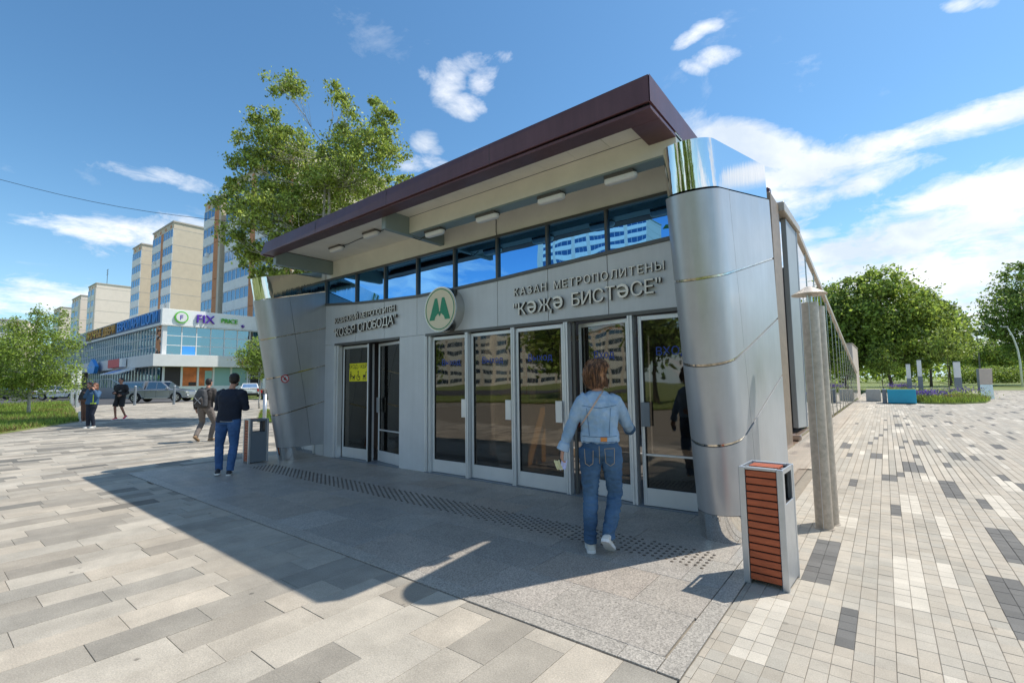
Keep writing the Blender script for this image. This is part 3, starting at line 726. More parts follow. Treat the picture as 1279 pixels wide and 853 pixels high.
# ---- slanted pylons
def build_pylon(xc,label_side):
    P=PAV;w=.25
    # section at height z (z measured along the forward leaning front): nose tip, back edge
    def tip(z):return 4.88-.185*z
    def back(z):return 7.40-.09*z
    tilt=.255
    def ring(z,infl=0,n=16):
        # z is height at the nose tip; courses climb to the rear
        t=tip(z);b=back(z);pts=[];r=w+infl
        for k in range(n+1):
            a=math.pi*(1+k/n);x=xc+r*math.cos(a);y=t-infl+ (r+infl*0)*1.25*(1+math.sin(a));pts.append((x,y,z+tilt*(y-t)))
        e=.60;pts=[(xc-r,t+e,z+tilt*e)]+pts+[(xc+r,t+e,z+tilt*e)]
        pts.append((xc+r,b+infl,z+tilt*(b-t)));pts.append((xc-r,b+infl,z+tilt*(b-t)))
        return pts
    py=link('pylon',None,P);py.empty_display_size=.2
    zs=[.20,.93,1.68,2.47,3.26]
    for i in range(4):
        za,zb=zs[i]+.013,zs[i+1]-.013
        A=ring(za);B=ring(zb)
        if i==0:
            A=ring(.27)
            # level foot of the lowest course
            A=[(p[0],p[1],.27) for p in A]
        n=len(A)
        # nose panel and the two flanks, separated by a fine joint
        def strip(idx,name):
            mb=MB();vs=[];
            for k in idx:vs+= [A[k],B[k]]
            # inner skin for thickness
            cxx=xc
            for k in idx:
                for Q in(A,B):
                    p=Q[k];vs.append((cxx+(p[0]-cxx)*.93,p[1]+.015 if p[1]<5 else p[1],p[2]))
            m_=len(idx);fs=[]
            for q in range(m_-1):
                a=2*q;fs.append((a,a+2,a+3,a+1));o=2*m_;fs.append((o+a,o+a+1,o+a+3,o+a+2))
                fs.append((a,o+a,o+a+2,a+2));fs.append((a+1,a+3,o+a+3,o+a+1))
            fs.append((0,1,2*m_+1,2*m_));e=2*(m_-1);fs.append((e,2*m_+e,2*m_+e+1,e+1))
            mb.add(vs,fs);me=mb.mesh(name,M['pylon'])
            autosmooth(me,40);return link(name,me,py)
        strip(list(range(0,19)),'cladding_panel')
        def flank(k0,k1,s):
            a0,b0,a1,b1=Vector(A[k0]),Vector(B[k0]),Vector(A[k1]),Vector(B[k1])
            d=Vector((0,.008,0));th=Vector((-.018*s,0,0))
            mb=MB();mb.add([a0+d,a1,b1,b0+d,a0+d+th,a1+th,b1+th,b0+d+th],[(0,1,2,3),(7,6,5,4),(0,4,5,1),(3,2,6,7),(0,3,7,4),(1,5,6,2)]);obj('cladding_panel',mb,M['pylon'],py)
        flank(18,19,1);flank(0,20,-1)
        # bright joint strip above the course
        if i<3:
            A2=ring(zs[i+1]-.010,-.012);B2=ring(zs[i+1]+.010,-.012);mb=MB();mb.loft([A2,B2],0,False);me=mb.mesh('joint_strip',M['groove']);autosmooth(me,40);link('joint_strip',me,py)
    # dark core that shows in the joints
    A2=ring(.30,-.03);B2=ring(3.25,-.03);mb=MB();mb.loft([[(p[0],p[1],.28) for p in A2],B2]);obj('core',mb,M['seam'],py)
    # polished plinth and head
    t0=tip(.2)
    def flat(z,infl,t,b,n=20):
        r=w+infl;return [(xc+r*math.cos(math.pi*(1+k/n)),t+r*1.1*(1+math.sin(math.pi*(1+k/n))),z) for k in range(n+1)]+[(xc+r,b,z),(xc-r,b,z)]
    mb=MB();mb.loft([flat(0,-.006,4.885,7.35),flat(.266,-.006,4.835,7.35)]);me=mb.mesh('plinth',M['chrome']);autosmooth(me,40);link('plinth',me,py)
    A=ring(3.268,-.02);B=ring(3.70,-.02)
    mb=MB();mb.loft([A,B]);me=mb.mesh('head',M['chrome']);autosmooth(me,40);link('head',me,py)
    return py
build_pylon(-1.345,'right')
build_pylon(-9.995,'left')
rebase(PAV,(-5.7,FY,0))
# ------------------------------------------------------------------ lettering, emblem, lamps, stickers
def build_signs():
    t=thing('wall_lettering','raised metal letters naming the station in Russian over the left pair of doors','lettering')
    letters('КАЗАНСКИЙ МЕТРОПОЛИТЕН',-9.33,-7.28,2.86,.038,.115,FY-.006,M['lettering'],t,.016,.004)
    letters('"КОЗЬЯ СЛОБОДА"',-9.33,-7.22,2.565,.062,.175,FY-.012,M['lettering'],t,.024,.008);rebase(t,(-8.3,FY,2.5))
    t=thing('wall_lettering','raised metal letters naming the station in Tatar between emblem and right pylon','lettering')
    letters('КАЗАН МЕТРОПОЛИТЕНЫ',-4.40,-2.06,2.862,.020,.115,FY-.006,M['lettering'],t,.016,.004)
    letters('"КӘҖӘ БИСТӘСЕ"',-4.40,-2.10,2.555,.035,.185,FY-.012,M['lettering'],t,.024,.008);rebase(t,(-3.2,FY,2.5))
    # round emblem standing proud of the wall
    cx,cz=-5.86,2.795;y0=FY-.20;r=.385
    t=thing('metro_emblem','round cream disc with a green M fixed to the grey wall above the doors','sign')
    def disc(r0,r1,y0,y1,n=48):
        mb=MB();ri=[]
        for (rr,yy) in((r0,y1),(r0,y0),(r1,y0),(r1,y1)):ri.append([(cx+rr*math.cos(2*math.pi*k/n),yy,cz+rr*math.sin(2*math.pi*k/n)) for k in range(n)])
        fs=MB();fs.loft(ri+[ri[0]],0,False);return fs
    mb=disc(.0001,r,y0,FY);me=mb.mesh('drum',M['steel']);autosmooth(me,40);link('drum',me,t)
    obj('face',disc(.0001,r-.015,y0-.006,y0-.0005),M['cream'],t)
    obj('ring',disc(r-.052,r-.036,y0-.009,y0-.0062),M['green'],t)
    for s in(-1,1):
        mb=MB();leg=[(s*.245,-.155),(s*.125,-.155),(s*.012,-.04),(s*.0,-.075),(s*.0,.02),(s*.095,.205)] 
        leg=[(.25,-.18),(.13,-.18),(.105,-.12),(.015,-.055),(.015,.005),(.06,.19),(.115,.19)]
        poly=[(cx+s*a,cz+b) for a,b in leg]
        if s<0:poly=poly[::-1]
        mb.prism(poly,'y',y0-.012,y0-.0065);obj('letter',mb,M['green'],t)
    mb=MB();mb.prism([(cx-.03,cz-.075),(cx,cz-.12),(cx+.03,cz-.075),(cx,cz-.035)],'y',y0-.0125,y0-.0066);obj('letter',mb,M['green'],t)
    rebase(t,(cx,FY,cz))
    # lamps
    spots=[((-8.35,5.10,4.25),'first small bulkhead lamp from the left under the canopy, fixed to the soffit'),((-7.05,4.98,4.25),'second small bulkhead lamp from the left, on the soffit before the cross beam'),
      ((-5.47,5.045,3.962),'first bulkhead lamp right of the cross beam, under the long beam'),((-4.37,5.045,3.962),'second bulkhead lamp right of the cross beam, under the long beam'),
      ((-3.27,5.045,3.962),'bulkhead lamp under the long beam, next to last towards the right pylon'),((-2.30,5.045,3.962),'bulkhead lamp under the long beam nearest the right pylon')]
    me1=me2=None
    for (p,lb) in spots:
        l=thing('bulkhead_lamp',lb,'lamp',p,0,'bulkhead lamps under the canopy')
        if me1 is None:
            mb=MB();mb.box(-.18,.18,-.07,.07,-.03,.0);me1=mb.mesh('housing',M['lampd'])
            mb=MB();ri=[]
            n=16
            for (s,zz) in((1.0,-.03),(1.0,-.06),(.9,-.082),(.6,-.092)):
                ri.append([( (.10+.055*s)*(1 if math.cos(2*math.pi*k/n)>0 else -1)+.05*s*math.cos(2*math.pi*k/n),.052*s*math.sin(2*math.pi*k/n),zz) for k in range(n)])
            mb.loft(ri);me2=mb.mesh('diffuser',M['lampw']);autosmooth(me2,50)
        link('housing',me1,l);link('diffuser',me2,l)
    # yellow access sign on the left door
    t=thing('access_sign','yellow sticker with black wheelchair, stroller and guide dog symbols on the left door','sign')
    X0,X1,Z0,Z1=-8.98,-8.33,1.61,1.985;y=FY+.118
    mb=MB();mb.box(X0,X1,y,y+.002,Z0,Z1);obj('board',mb,M['yellow'],t)
    me=text_mesh('ВХОД / КЕРҮ',.115,.0008,.002,'CENTER');me.transform(RX90);me.materials.clear();me.materials.append(M['black']);link('lettering',me,t,((X0+X1)/2,y-.001,Z1-.11))
    def ic(mb,x,z,k):
        def b(a0,a1,b0,b1):mb.box(x+a0,x+a1,y-.0018,y-.0004,z+b0,z+b1)
        if k=='w':
            n=14;rr=.055
            for q in range(n):
                if q in(2,3,4):continue
                a=2*math.pi*q/n;mb.box(x+rr*math.cos(a)-.009,x+rr*math.cos(a)+.009,y-.0018,y-.0004,z+.06+rr*math.sin(a)-.009,z+.06+rr*math.sin(a)+.009)
            b(-.015,.005,.06,.16);b(-.015,.05,.065,.08);b(.045,.06,.01,.075);b(-.025,.01,.165,.195)
        elif k=='d':
            b(-.075,-.055,.01,.13);b(-.085,-.045,.06,.15);b(-.08,-.05,.16,.19);b(-.045,.01,.085,.10);b(.0,.075,.045,.085);b(.065,.09,.07,.115);b(.005,.02,.005,.05);b(.055,.07,.005,.05)
        else:
            b(-.05,.04,.06,.11);b(.035,.05,.1,.17);b(.04,.075,.16,.175)
            for q in(-.035,.03):
                for w in range(8):
                    a=2*math.pi*w/8;mb.box(x+q+.02*math.cos(a)-.006,x+q+.02*math.cos(a)+.006,y-.0018,y-.0004,z+.03+.02*math.sin(a)-.006,z+.03+.02*math.sin(a)+.006)
    for x,k in((-8.86,'d'),(-8.655,'w'),(-8.44,'s')):
        mb=MB();ic(mb,x,Z0+.02,k);obj('symbol',mb,M['black'],t)
    rebase(t,(-8.65,y,1.61))
    # round prohibition decal on the left pylon
    c=PX(356,473,-9.742)
    t=thing('prohibition_sign','small round red ringed prohibition sticker on the side of the left pylon','sign')
    n=24
    def annx(r0,r1,x,m,nm):
        mb=MB();a=[(x,c[1]+r0*math.cos(2*math.pi*k/n),c[2]+r0*math.sin(2*math.pi*k/n)) for k in range(n)];b=[(x,c[1]+r1*math.cos(2*math.pi*k/n),c[2]+r1*math.sin(2*math.pi*k/n)) for k in range(n)]
        a2=[(x-.002,p[1],p[2]) for p in b];mb.loft([a,b,a2],0,False);obj(nm,mb,m,t)
    annx(.0005,.085,-9.738,M['white'],'disc');annx(.066,.085,-9.7365,M['red'],'ring')
    mb=MB();mb.hexa([(-9.7366,c[1]-.05,c[2]+.035),(-9.736,c[1]-.05,c[2]+.035),(-9.736,c[1]+.035,c[2]-.05),(-9.7366,c[1]+.035,c[2]-.05)],[(-9.7366,c[1]-.035,c[2]+.05),(-9.736,c[1]-.035,c[2]+.05),(-9.736,c[1]+.05,c[2]-.035),(-9.7366,c[1]+.05,c[2]-.035)]);obj('bar',mb,M['red'],t)
    mb=MB();mb.box(-9.7369,-9.7364,c[1]-.03,c[1]+.03,c[2]-.02,c[2]+.0);mb.box(-9.7369,-9.7364,c[1]-.01,c[1]+.012,c[2]-.03,c[2]+.035);obj('symbol',mb,M['black'],t)
    rebase(t,tuple(c))
    # things seen through the doors
    t=thing('poster','white poster with red lettering behind the second door of the row','poster')
    mb=MB();mb.box(-5.0,-4.62,6.35,6.36,1.25,2.2);obj('sheet',mb,M['posterw'],t)
    mb=MB()
    mb.prism([(-4.98,1.7),(-4.93,1.95),(-4.88,1.7),(-4.93,1.4)],'y',6.343,6.349)
    for k in range(6):mb.box(-4.84,-4.66,6.343,6.349,1.33+k*.14,1.37+k*.14)
    mb.box(-4.84,-4.82,6.343,6.349,1.33,2.1);mb.box(-4.68,-4.66,6.343,6.349,1.33,2.1);obj('print',mb,M['red'],t);rebase(t,(-4.8,6.35,1.25))
    t=thing('yellow_kiosk','dim ochre yellow box standing in the vestibule behind the second door','box')
    mb=MB();mb.box(-6.1,-5.3,7.2,7.8,0,1.15);obj('body',mb,M['yelbox'],t,bevel=.01);mb=MB();mb.box(-6.14,-5.26,7.16,7.84,1.15,1.2);obj('top',mb,M['darkboard'],t);rebase(t,(-5.7,7.5,0))
    t=thing('red_mat_barrier','low dark red barrier inside the vestibule behind the third door','barrier')
    mb=MB();mb.box(-4.7,-3.9,7.3,7.36,.75,1.0);obj('panel',mb,M['carred'],t);mb=MB();mb.box(-4.68,-4.64,7.3,7.36,0,.75);mb.box(-3.96,-3.92,7.3,7.36,0,.75);obj('leg',mb,M['steel'],t);rebase(t,(-4.3,7.3,0))
build_signs()
# ------------------------------------------------------------------ glazed side of the stair
def build_side_glass():
    t=thing('glazed_stair_wall','long glass wall with slender fins sloping down behind the right pylon','glass wall')
    ya,yb=10.42,35.0
    def top(y):return 4.42-.108*(y-10.4)
    def xx(y):return -1.22-.006*max(0,y-12)
    n=16;ys=[ya+(yb-ya)*i/n for i in range(n+1)]
    for i in range(n):
        y0,y1=ys[i]+.01,ys[i+1]-.01;b0=.42-.006*(y0-10);b1=.42-.006*(y1-10)
        mb=MB();x0,x1=xx(y0),xx(y1);mb.hexa([(x0-.012,y0,b0),(x0,y0,b0),(x1,y1,b1),(x1-.012,y1,b1)],[(x0-.012,y0,top(y0)),(x0,y0,top(y0)),(x1,y1,top(y1)),(x1-.012,y1,top(y1))]);obj('glass_pane',mb,M['clearglass'],t)
        mb=MB();y=ys[i];x=xx(y);mb.box(x-.016,x+.012,y-.007,y+.007,.3,top(y)-.01);obj('fin',mb,M['steel'],t)
    mb=MB();mb.hexa([(xx(ya)-.06,ya-.0,top(ya)),(xx(ya)+.05,ya,top(ya)),(xx(yb)+.05,yb,top(yb)),(xx(yb)-.06,yb,top(yb))],[(xx(ya)-.06,ya,top(ya)+.12),(xx(ya)+.05,ya,top(ya)+.12),(xx(yb)+.05,yb,top(yb)+.12),(xx(yb)-.06,yb,top(yb)+.12)]);obj('top_rail',mb,M['pole'],t,bevel=.006)
    mb=MB();mb.hexa([(xx(7.45)-.2,7.45,0),(xx(7.45)+.09,7.45,0),(xx(yb)+.09,yb,0),(xx(yb)-.2,yb,0)],[(xx(7.45)-.2,7.45,.55),(xx(7.45)+.07,7.45,.55),(xx(yb)+.07,yb,.30),(xx(yb)-.2,yb,.30)]);obj('plinth',mb,M['plinthstone'],t,bevel=.008)
    mb=MB();mb.box(-1.36,-1.12,8.95,10.45,.545,.64);obj('sill',mb,M['plinthstone'],t,bevel=.03,seg=2)
    rebase(t,(-1.3,10.4,0))
    t=thing('glazed_stair_wall','matching glass wall on the far side of the descending stair','glass wall')
    mb=MB();mb.hexa([(-9.8,13,.4),(-9.78,13,.4),(-9.78,38,.4),(-9.8,38,.4)],[(-9.8,13,4.1),(-9.78,13,4.1),(-9.78,38,1),(-9.8,38,1)]);obj('glass_pane',mb,M['clearglass'],t)
    mb=MB();mb.box(-9.9,-9.7,13,38,0,.4);obj('plinth',mb,M['concrete'],t)
    mb=MB()
    for k in range(12):mb.box(-9.81,-9.75,13+k*2.2,13.05+k*2.2,.4,4.0-k*.28)
    obj('fin',mb,M['steel'],t);rebase(t,(-9.8,13,0))
    t=thing('stair_floor','dark stair landing under the glass roofed descent','stair')
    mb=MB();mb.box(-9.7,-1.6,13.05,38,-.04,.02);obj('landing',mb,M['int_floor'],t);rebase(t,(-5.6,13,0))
    # end block
    t=thing('stair_end_wall','tall pinkish beige end wall block at the low far end of the glass wall','wall')
    p0=PX(1054,432,-1.62)
    mb=MB();mb.box(-2.1,-1.62,38.7,46.5,0,3.75);obj('wall',mb,M['beige'],t,bevel=.02)
    mb=MB();mb.box(-2.14,-1.58,38.66,46.54,3.752,3.80);obj('coping',mb,M['pole'],t);rebase(t,(-1.86,42,0))
build_side_glass()
# ------------------------------------------------------------------ pipes and bins
def build_pipes():
    for (x,y,h,lb,cap) in((-.595,5.98,2.36,'dusty steel vent pipe with a conical cap beside the right pylon',True),(-.56,6.21,2.34,'plain capless steel pipe just behind the capped vent pipe',False)):
        t=thing('vent_pipe',lb,'pipe',(x,y,0))
        mb=MB();n=28;r=.080
        mb.loft([[(r*math.cos(2*math.pi*k/n),r*math.sin(2*math.pi*k/n),z) for k in range(n)] for z in(0,h)]);me=mb.mesh('tube',M['pole']);autosmooth(me,50);link('tube',me,t)
        mb=MB();mb.box(-.003,.003,-r-.004,-r+.004,0,h);obj('weld_seam',mb,M['galv'],t)
        mb=MB();mb.loft([[(q*math.cos(2*math.pi*k/n),q*math.sin(2*math.pi*k/n),z) for k in range(n)] for q,z in((r+.012,-.002),(r+.012,.008),(r,.01))]);obj('flange',mb,M['pole'],t)
        if cap:
            mb=MB();mb.loft([[(q*math.cos(2*math.pi*k/n),q*math.sin(2*math.pi*k/n),z) for k in range(n)] for q,z in((.168,h+.085),(.170,h+.092),(.158,h+.100),(.028,h+.175),(.001,h+.18))]);me=mb.mesh('cap',M['pole']);autosmooth(me,40);link('cap',me,t)
            mb=MB()
            for k in range(3):
                a=k*2.1+.4;mb.tube([(r*.9*math.cos(a),r*.9*math.sin(a),h-.04),(r*1.0*math.cos(a),r*1.0*math.sin(a),h+.115)],.005,5)
            mb.tube([(0,0,h-.02),(0,0,h+.09)],.03,10);obj('bracket',mb,M['steel'],t)
build_pipes()
def build_bin(loc,rz,label,sc=1.0,sheet_m='galv'):
    t=thing('litter_bin',label,'bin',loc,rz,'slatted litter bins by the entrance',sc)
    Wd,D,Hh=.31,.38,.875
    # slatted street face at y=0, metal flanks at x=0 and x=Wd
    for x0 in(0,Wd-.045):
        mb=MB();mb.box(x0,x0+.045,0,.035,0,Hh);obj('corner_post',mb,M['galv'],t,bevel=.004)
        mb=MB();mb.box(x0,x0+.045,D-.035,D,0,Hh);obj('corner_post',mb,M['galv'],t,bevel=.004)
    n=15;sh=(Hh-.05)/n
    for k in range(n):
        mb=MB();mb.box(.048,Wd-.048,.010,.026,.035+k*sh,.035+(k+1)*sh-.010);obj('slat',mb,M['wood'],t,bevel=.003)
        mb=MB();mb.box(.048,Wd-.048,D-.026,D-.010,.035+k*sh,.035+(k+1)*sh-.010);obj('slat',mb,M['wood'],t,bevel=.003)
    # side sheets with the throw-in opening
    for x0 in(.004,Wd-.014):
        mb=MB();mb.box(x0,x0+.010,.036,D-.036,.02,Hh-.26);mb.box(x0,x0+.010,.036,.07,Hh-.26,Hh);mb.box(x0,x0+.010,D-.07,D-.036,Hh-.26,Hh);mb.box(x0,x0+.010,.07,D-.07,Hh-.04,Hh);obj('side_sheet',mb,M[sheet_m],t,bevel=.002)
    mb=MB();mb.box(.02,Wd-.02,.03,D-.03,.03,Hh-.27);mb.box(.045,Wd-.045,.028,.032,.03,Hh-.02);mb.box(.045,Wd-.045,D-.032,D-.028,.03,Hh-.02);obj('liner',mb,M['rubber'],t)
    mb=MB();mb.box(.03,Wd-.03,.036,D-.036,Hh-.05,Hh-.03);obj('shadow_sheet',mb,M['galvd'],t);mb=MB();mb.box(.046,Wd-.046,.002,.05,Hh-.018,Hh+.0);obj('top_rail',mb,M['galv'],t,bevel=.002);mb=MB();mb.box(.046,Wd-.046,D-.05,D-.002,Hh-.018,Hh);obj('top_rail',mb,M['galv'],t,bevel=.002)  # closed sheet added below the top slats to make the shadow solid
    for k in range(3):
        mb=MB();mb.box(.05,Wd-.05,.11+k*.055,.155+k*.055,Hh-.016,Hh-.002);obj('top_slat',mb,M['wood'],t)
    return t
b1=build_bin((-.955,4.075,0),math.radians(-3),'red slatted galvanised litter bin standing in sun by the right pylon',1.0)
p=G(307,576)
b2=build_bin((p[0]+.10,p[1]-.11,0),math.radians(-4),'grey sided slatted litter bin in shade left of the left pylon',1.0,'galvd')
# ------------------------------------------------------------------ vegetation
NR=np.random.RandomState(5)
def leaves_mesh(name,centres,size,material,droop=.35,aspect=.6):
    """one folded diamond leaf (two triangles each side) at every centre"""
    n=len(centres);c=np.asarray(centres,float)
    d=NR.normal(size=(n,3));d[:,2]-=droop;d/=np.linalg.norm(d,axis=1)[:,None]
    u=NR.normal(size=(n,3));u-= (u*d).sum(1)[:,None]*d;u/=np.linalg.norm(u,axis=1)[:,None]
    w=np.cross(d,u);s=(size*(.6+.8*NR.rand(n)))[:,None]
    a=c-d*s*.5;b=c+d*s*.5;l=c+u*s*.5*aspect+w*s*.10;r=c-u*s*.5*aspect+w*s*.10
    v=np.stack([a,l,b,r],1).reshape(-1,3)
    me=bpy.data.meshes.new(name);me.vertices.add(4*n);me.vertices.foreach_set('co',v.ravel())
    me.loops.add(4*n);me.loops.foreach_set('vertex_index',np.arange(4*n,dtype=np.int32))
    me.polygons.add(n);me.polygons.foreach_set('loop_start',np.arange(0,4*n,4,dtype=np.int32))
    me.materials.append(material);me.update(calc_edges=True);return me
def limb(mb,p0,p1,r0,r1,seg=5,wob=.06,n=6):
    p0,p1=Vector(p0),Vector(p1);L=(p1-p0).length;pts=[];rr=[]
    for i in range(seg+1):
        t=i/seg;q=p0.lerp(p1,t)+Vector((R.uniform(-1,1),R.uniform(-1,1),R.uniform(-.4,.4)))*L*wob*(0 if i in(0,seg) else 1)
        q.z-=L*.10*math.sin(math.pi*t)*(1 if abs(p1.z-p0.z)<L*.7 else 0);pts.append(q);rr.append(r0+(r1-r0)*t)
    mb.tube(pts,rr,n);return pts
def tree(name,label,loc,H,trunk_r,blobs,nleaf,lsize,leafm,barkm,group=None,lean=(0,0),fork=.35,clump=.35,shell=.55,trunk_top=.8,droop=.35,cat='tree',sub=26,stems=1):
    """blobs: (x,y,z,rx,ry,rz) of the crown in metres from the base"""
    t=thing(name,label,cat,loc,0,group)
    mb=MB();tops=[]
    for sidx in range(stems):
        off=Vector((R.uniform(-.25,.25),R.uniform(-.25,.25),0))*(stems>1)
        top=Vector((lean[0]+off.x*5,lean[1]+off.y*5,H*trunk_top));n=9;pts=[];rr=[]
        for i in range(n+1):
            q=Vector((off.x,off.y,-.15)).lerp(top,i/n);q+=Vector((R.uniform(-1,1),R.uniform(-1,1),0))*H*.008*(i>0);pts.append(q);rr.append(trunk_r*(1-.86*i/n)+(.25*trunk_r if i==0 else 0))
        mb.tube(pts,rr,9);tops.append(pts)
    cents=[]
    vol=np.array([b[3]*b[4]*b[5] for b in blobs])**.72;vol/=vol.sum()
    for b,wt in zip(blobs,vol):
        c=Vector(b[:3]);pts=R.choice(tops);k=min(range(len(pts)),key=lambda i:abs(pts[i].z-(c.z-.35*math.hypot(c.x-pts[i].x,c.y-pts[i].y))))
        k=max(1,k);base=pts[k];rb=trunk_r*(1-.86*k/(len(pts)-1))*.55+.006
        lp=limb(mb,base,c,rb,rb*.35,5,.05)
        nc=max(6,int(sub*wt*len(blobs)))
        cl=[]
        for _ in range(nc):
            dv=NR.normal(size=3);dv/=np.linalg.norm(dv);q=np.array(b[:3])+dv*np.array(b[3:])*(shell+(1.06-shell)*NR.rand()**.6)*(1.22 if NR.rand()<.14 else 1);cl.append(q)
            if R.random()<.6:limb(mb,lp[R.choice([2,3,4,5])],Vector(q),rb*.28,.008,3,.07,4)
        per=int(nleaf*wt/nc)
        rm=min(b[3:])
        for q in cl:
            k2=per*NR.uniform(.45,1.5);s=clump*rm*NR.uniform(.6,1.35)
            cents.append(q+NR.normal(size=(int(k2)+2,3))*s*np.array([1,1,.8])*(.55+.9*NR.rand(3)))
    cents=np.concatenate(cents)
    cents=cents[cents[:,2]>.35]
    me=mb.mesh('trunk',barkm,True);link('trunk',me,t)
    link('crown',leaves_mesh('crown',cents,lsize,leafm,droop),t)
    return t
def grass(parent,pts,h,m,name='grass_blades',lab=None):
    n=len(pts);p=np.asarray(pts,float);a=NR.rand(n)*6.283;w=.012+.012*NR.rand(n);hh=h*(.4+NR.rand(n))
    dx=np.cos(a)*w;dy=np.sin(a)*w;lx=NR.normal(size=n)*.35*hh;ly=NR.normal(size=n)*.35*hh
    v=np.stack([p+np.stack([dx,dy,0*dx],1),p-np.stack([dx,dy,0*dx],1),p+np.stack([lx,ly,hh],1)],1).reshape(-1,3)
    me=bpy.data.meshes.new(name);me.vertices.add(3*n);me.vertices.foreach_set('co',v.ravel());me.loops.add(3*n);me.loops.foreach_set('vertex_index',np.arange(3*n,dtype=np.int32))
    me.polygons.add(n);me.polygons.foreach_set('loop_start',np.arange(0,3*n,3,dtype=np.int32));me.materials.append(m);me.update(calc_edges=True)
    return prop(link(name,me,parent),kind='stuff')
def inside(poly,x,y):
    c=False;n=len(poly)
    for i in range(n):
        x1,y1=poly[i];x2,y2=poly[(i+1)%n]
        if (y1>y)!=(y2>y) and x<(x2-x1)*(y-y1)/(y2-y1)+x1:c=not c
    return c
def lawn(name,poly,nblade,h=.10,dry=.12,zt=.05,bl=3):
    mb=MB();mb.add([(x,y,rise(x)+zt) for x,y in poly]+[(x,y,rise(x)-.06) for x,y in poly],[tuple(range(len(poly)))]+[(len(poly)+i,len(poly)+(i+1)%len(poly),(i+1)%len(poly),i) for i in range(len(poly))])
    base=prop(obj(name,mb,M['soil']),kind='structure')
    xs=[p[0] for p in poly];ys=[p[1] for p in poly];pts=[];k=0
    while len(pts)<nblade and k<nblade*8:
        k+=1;x=R.uniform(min(xs),max(xs));y=R.uniform(min(ys),max(ys))
        d=math.hypot(x,y)
        if R.random()<min(1,(24/d)**2) and inside(poly,x,y):pts.append((x,y,rise(x)+zt))
    pts=np.array(pts);sel=np.array([mnoise.noise(Vector((q[0]*.5,q[1]*.5,0)))+R.uniform(-.25,.25)>.34 for q in pts])
    grass(base,pts[~sel],h,M['grass'])
    if sel.any():grass(base,pts[sel],h*1.2,M['drygrass'],'dry_grass_blades')
    return base
def build_lawns():
    a=G(100,526);b=G(-60,552);c=G(-60,508);d=G(86,502)
    lawn('lawn',[(a[0],a[1]),(b[0],b[1]),(-40,-9),(-46,0),(c[0],c[1]),(d[0],d[1])],42000,.16)
    # front verge of the car park, seen beside the left pylon
    a=G(287,494);b=G(350,497);c=G(350,488);d=G(287,488)
    lawn('verge',[tuple(G(*q)[:2]) for q in((285,496),(352,500),(352,487),(287,487))],6000,.15)
    lawn('verge_strip',[tuple(G(*q)[:2]) for q in((322,527),(356,528),(356,514),(326,514))],3500,.12)
    # park behind the planter on the right
    lawn('park_lawn',[(-1.2,60),(5.2,60),(7.5,72),(14,110),(-30,130),(-30,60)],5000,.3,zt=.03)
    lawn('flower_bed_soil',[(1.25,36.6),(1.6,35.2),(2.9,35.2),(4.3,37.2),(4.9,40.5),(4.2,46),(2.0,50),(1.1,44)],6500,.28,zt=.08)
    lawn('hedge_lawn',[(8.6,96),(60,60),(60,160),(10,160)],2500,.3,zt=.03)
build_lawns()
def depth_pt(px,dep,z=None):
    c=_d(px,481)*(dep/f_);p=C0+MC@c;return p
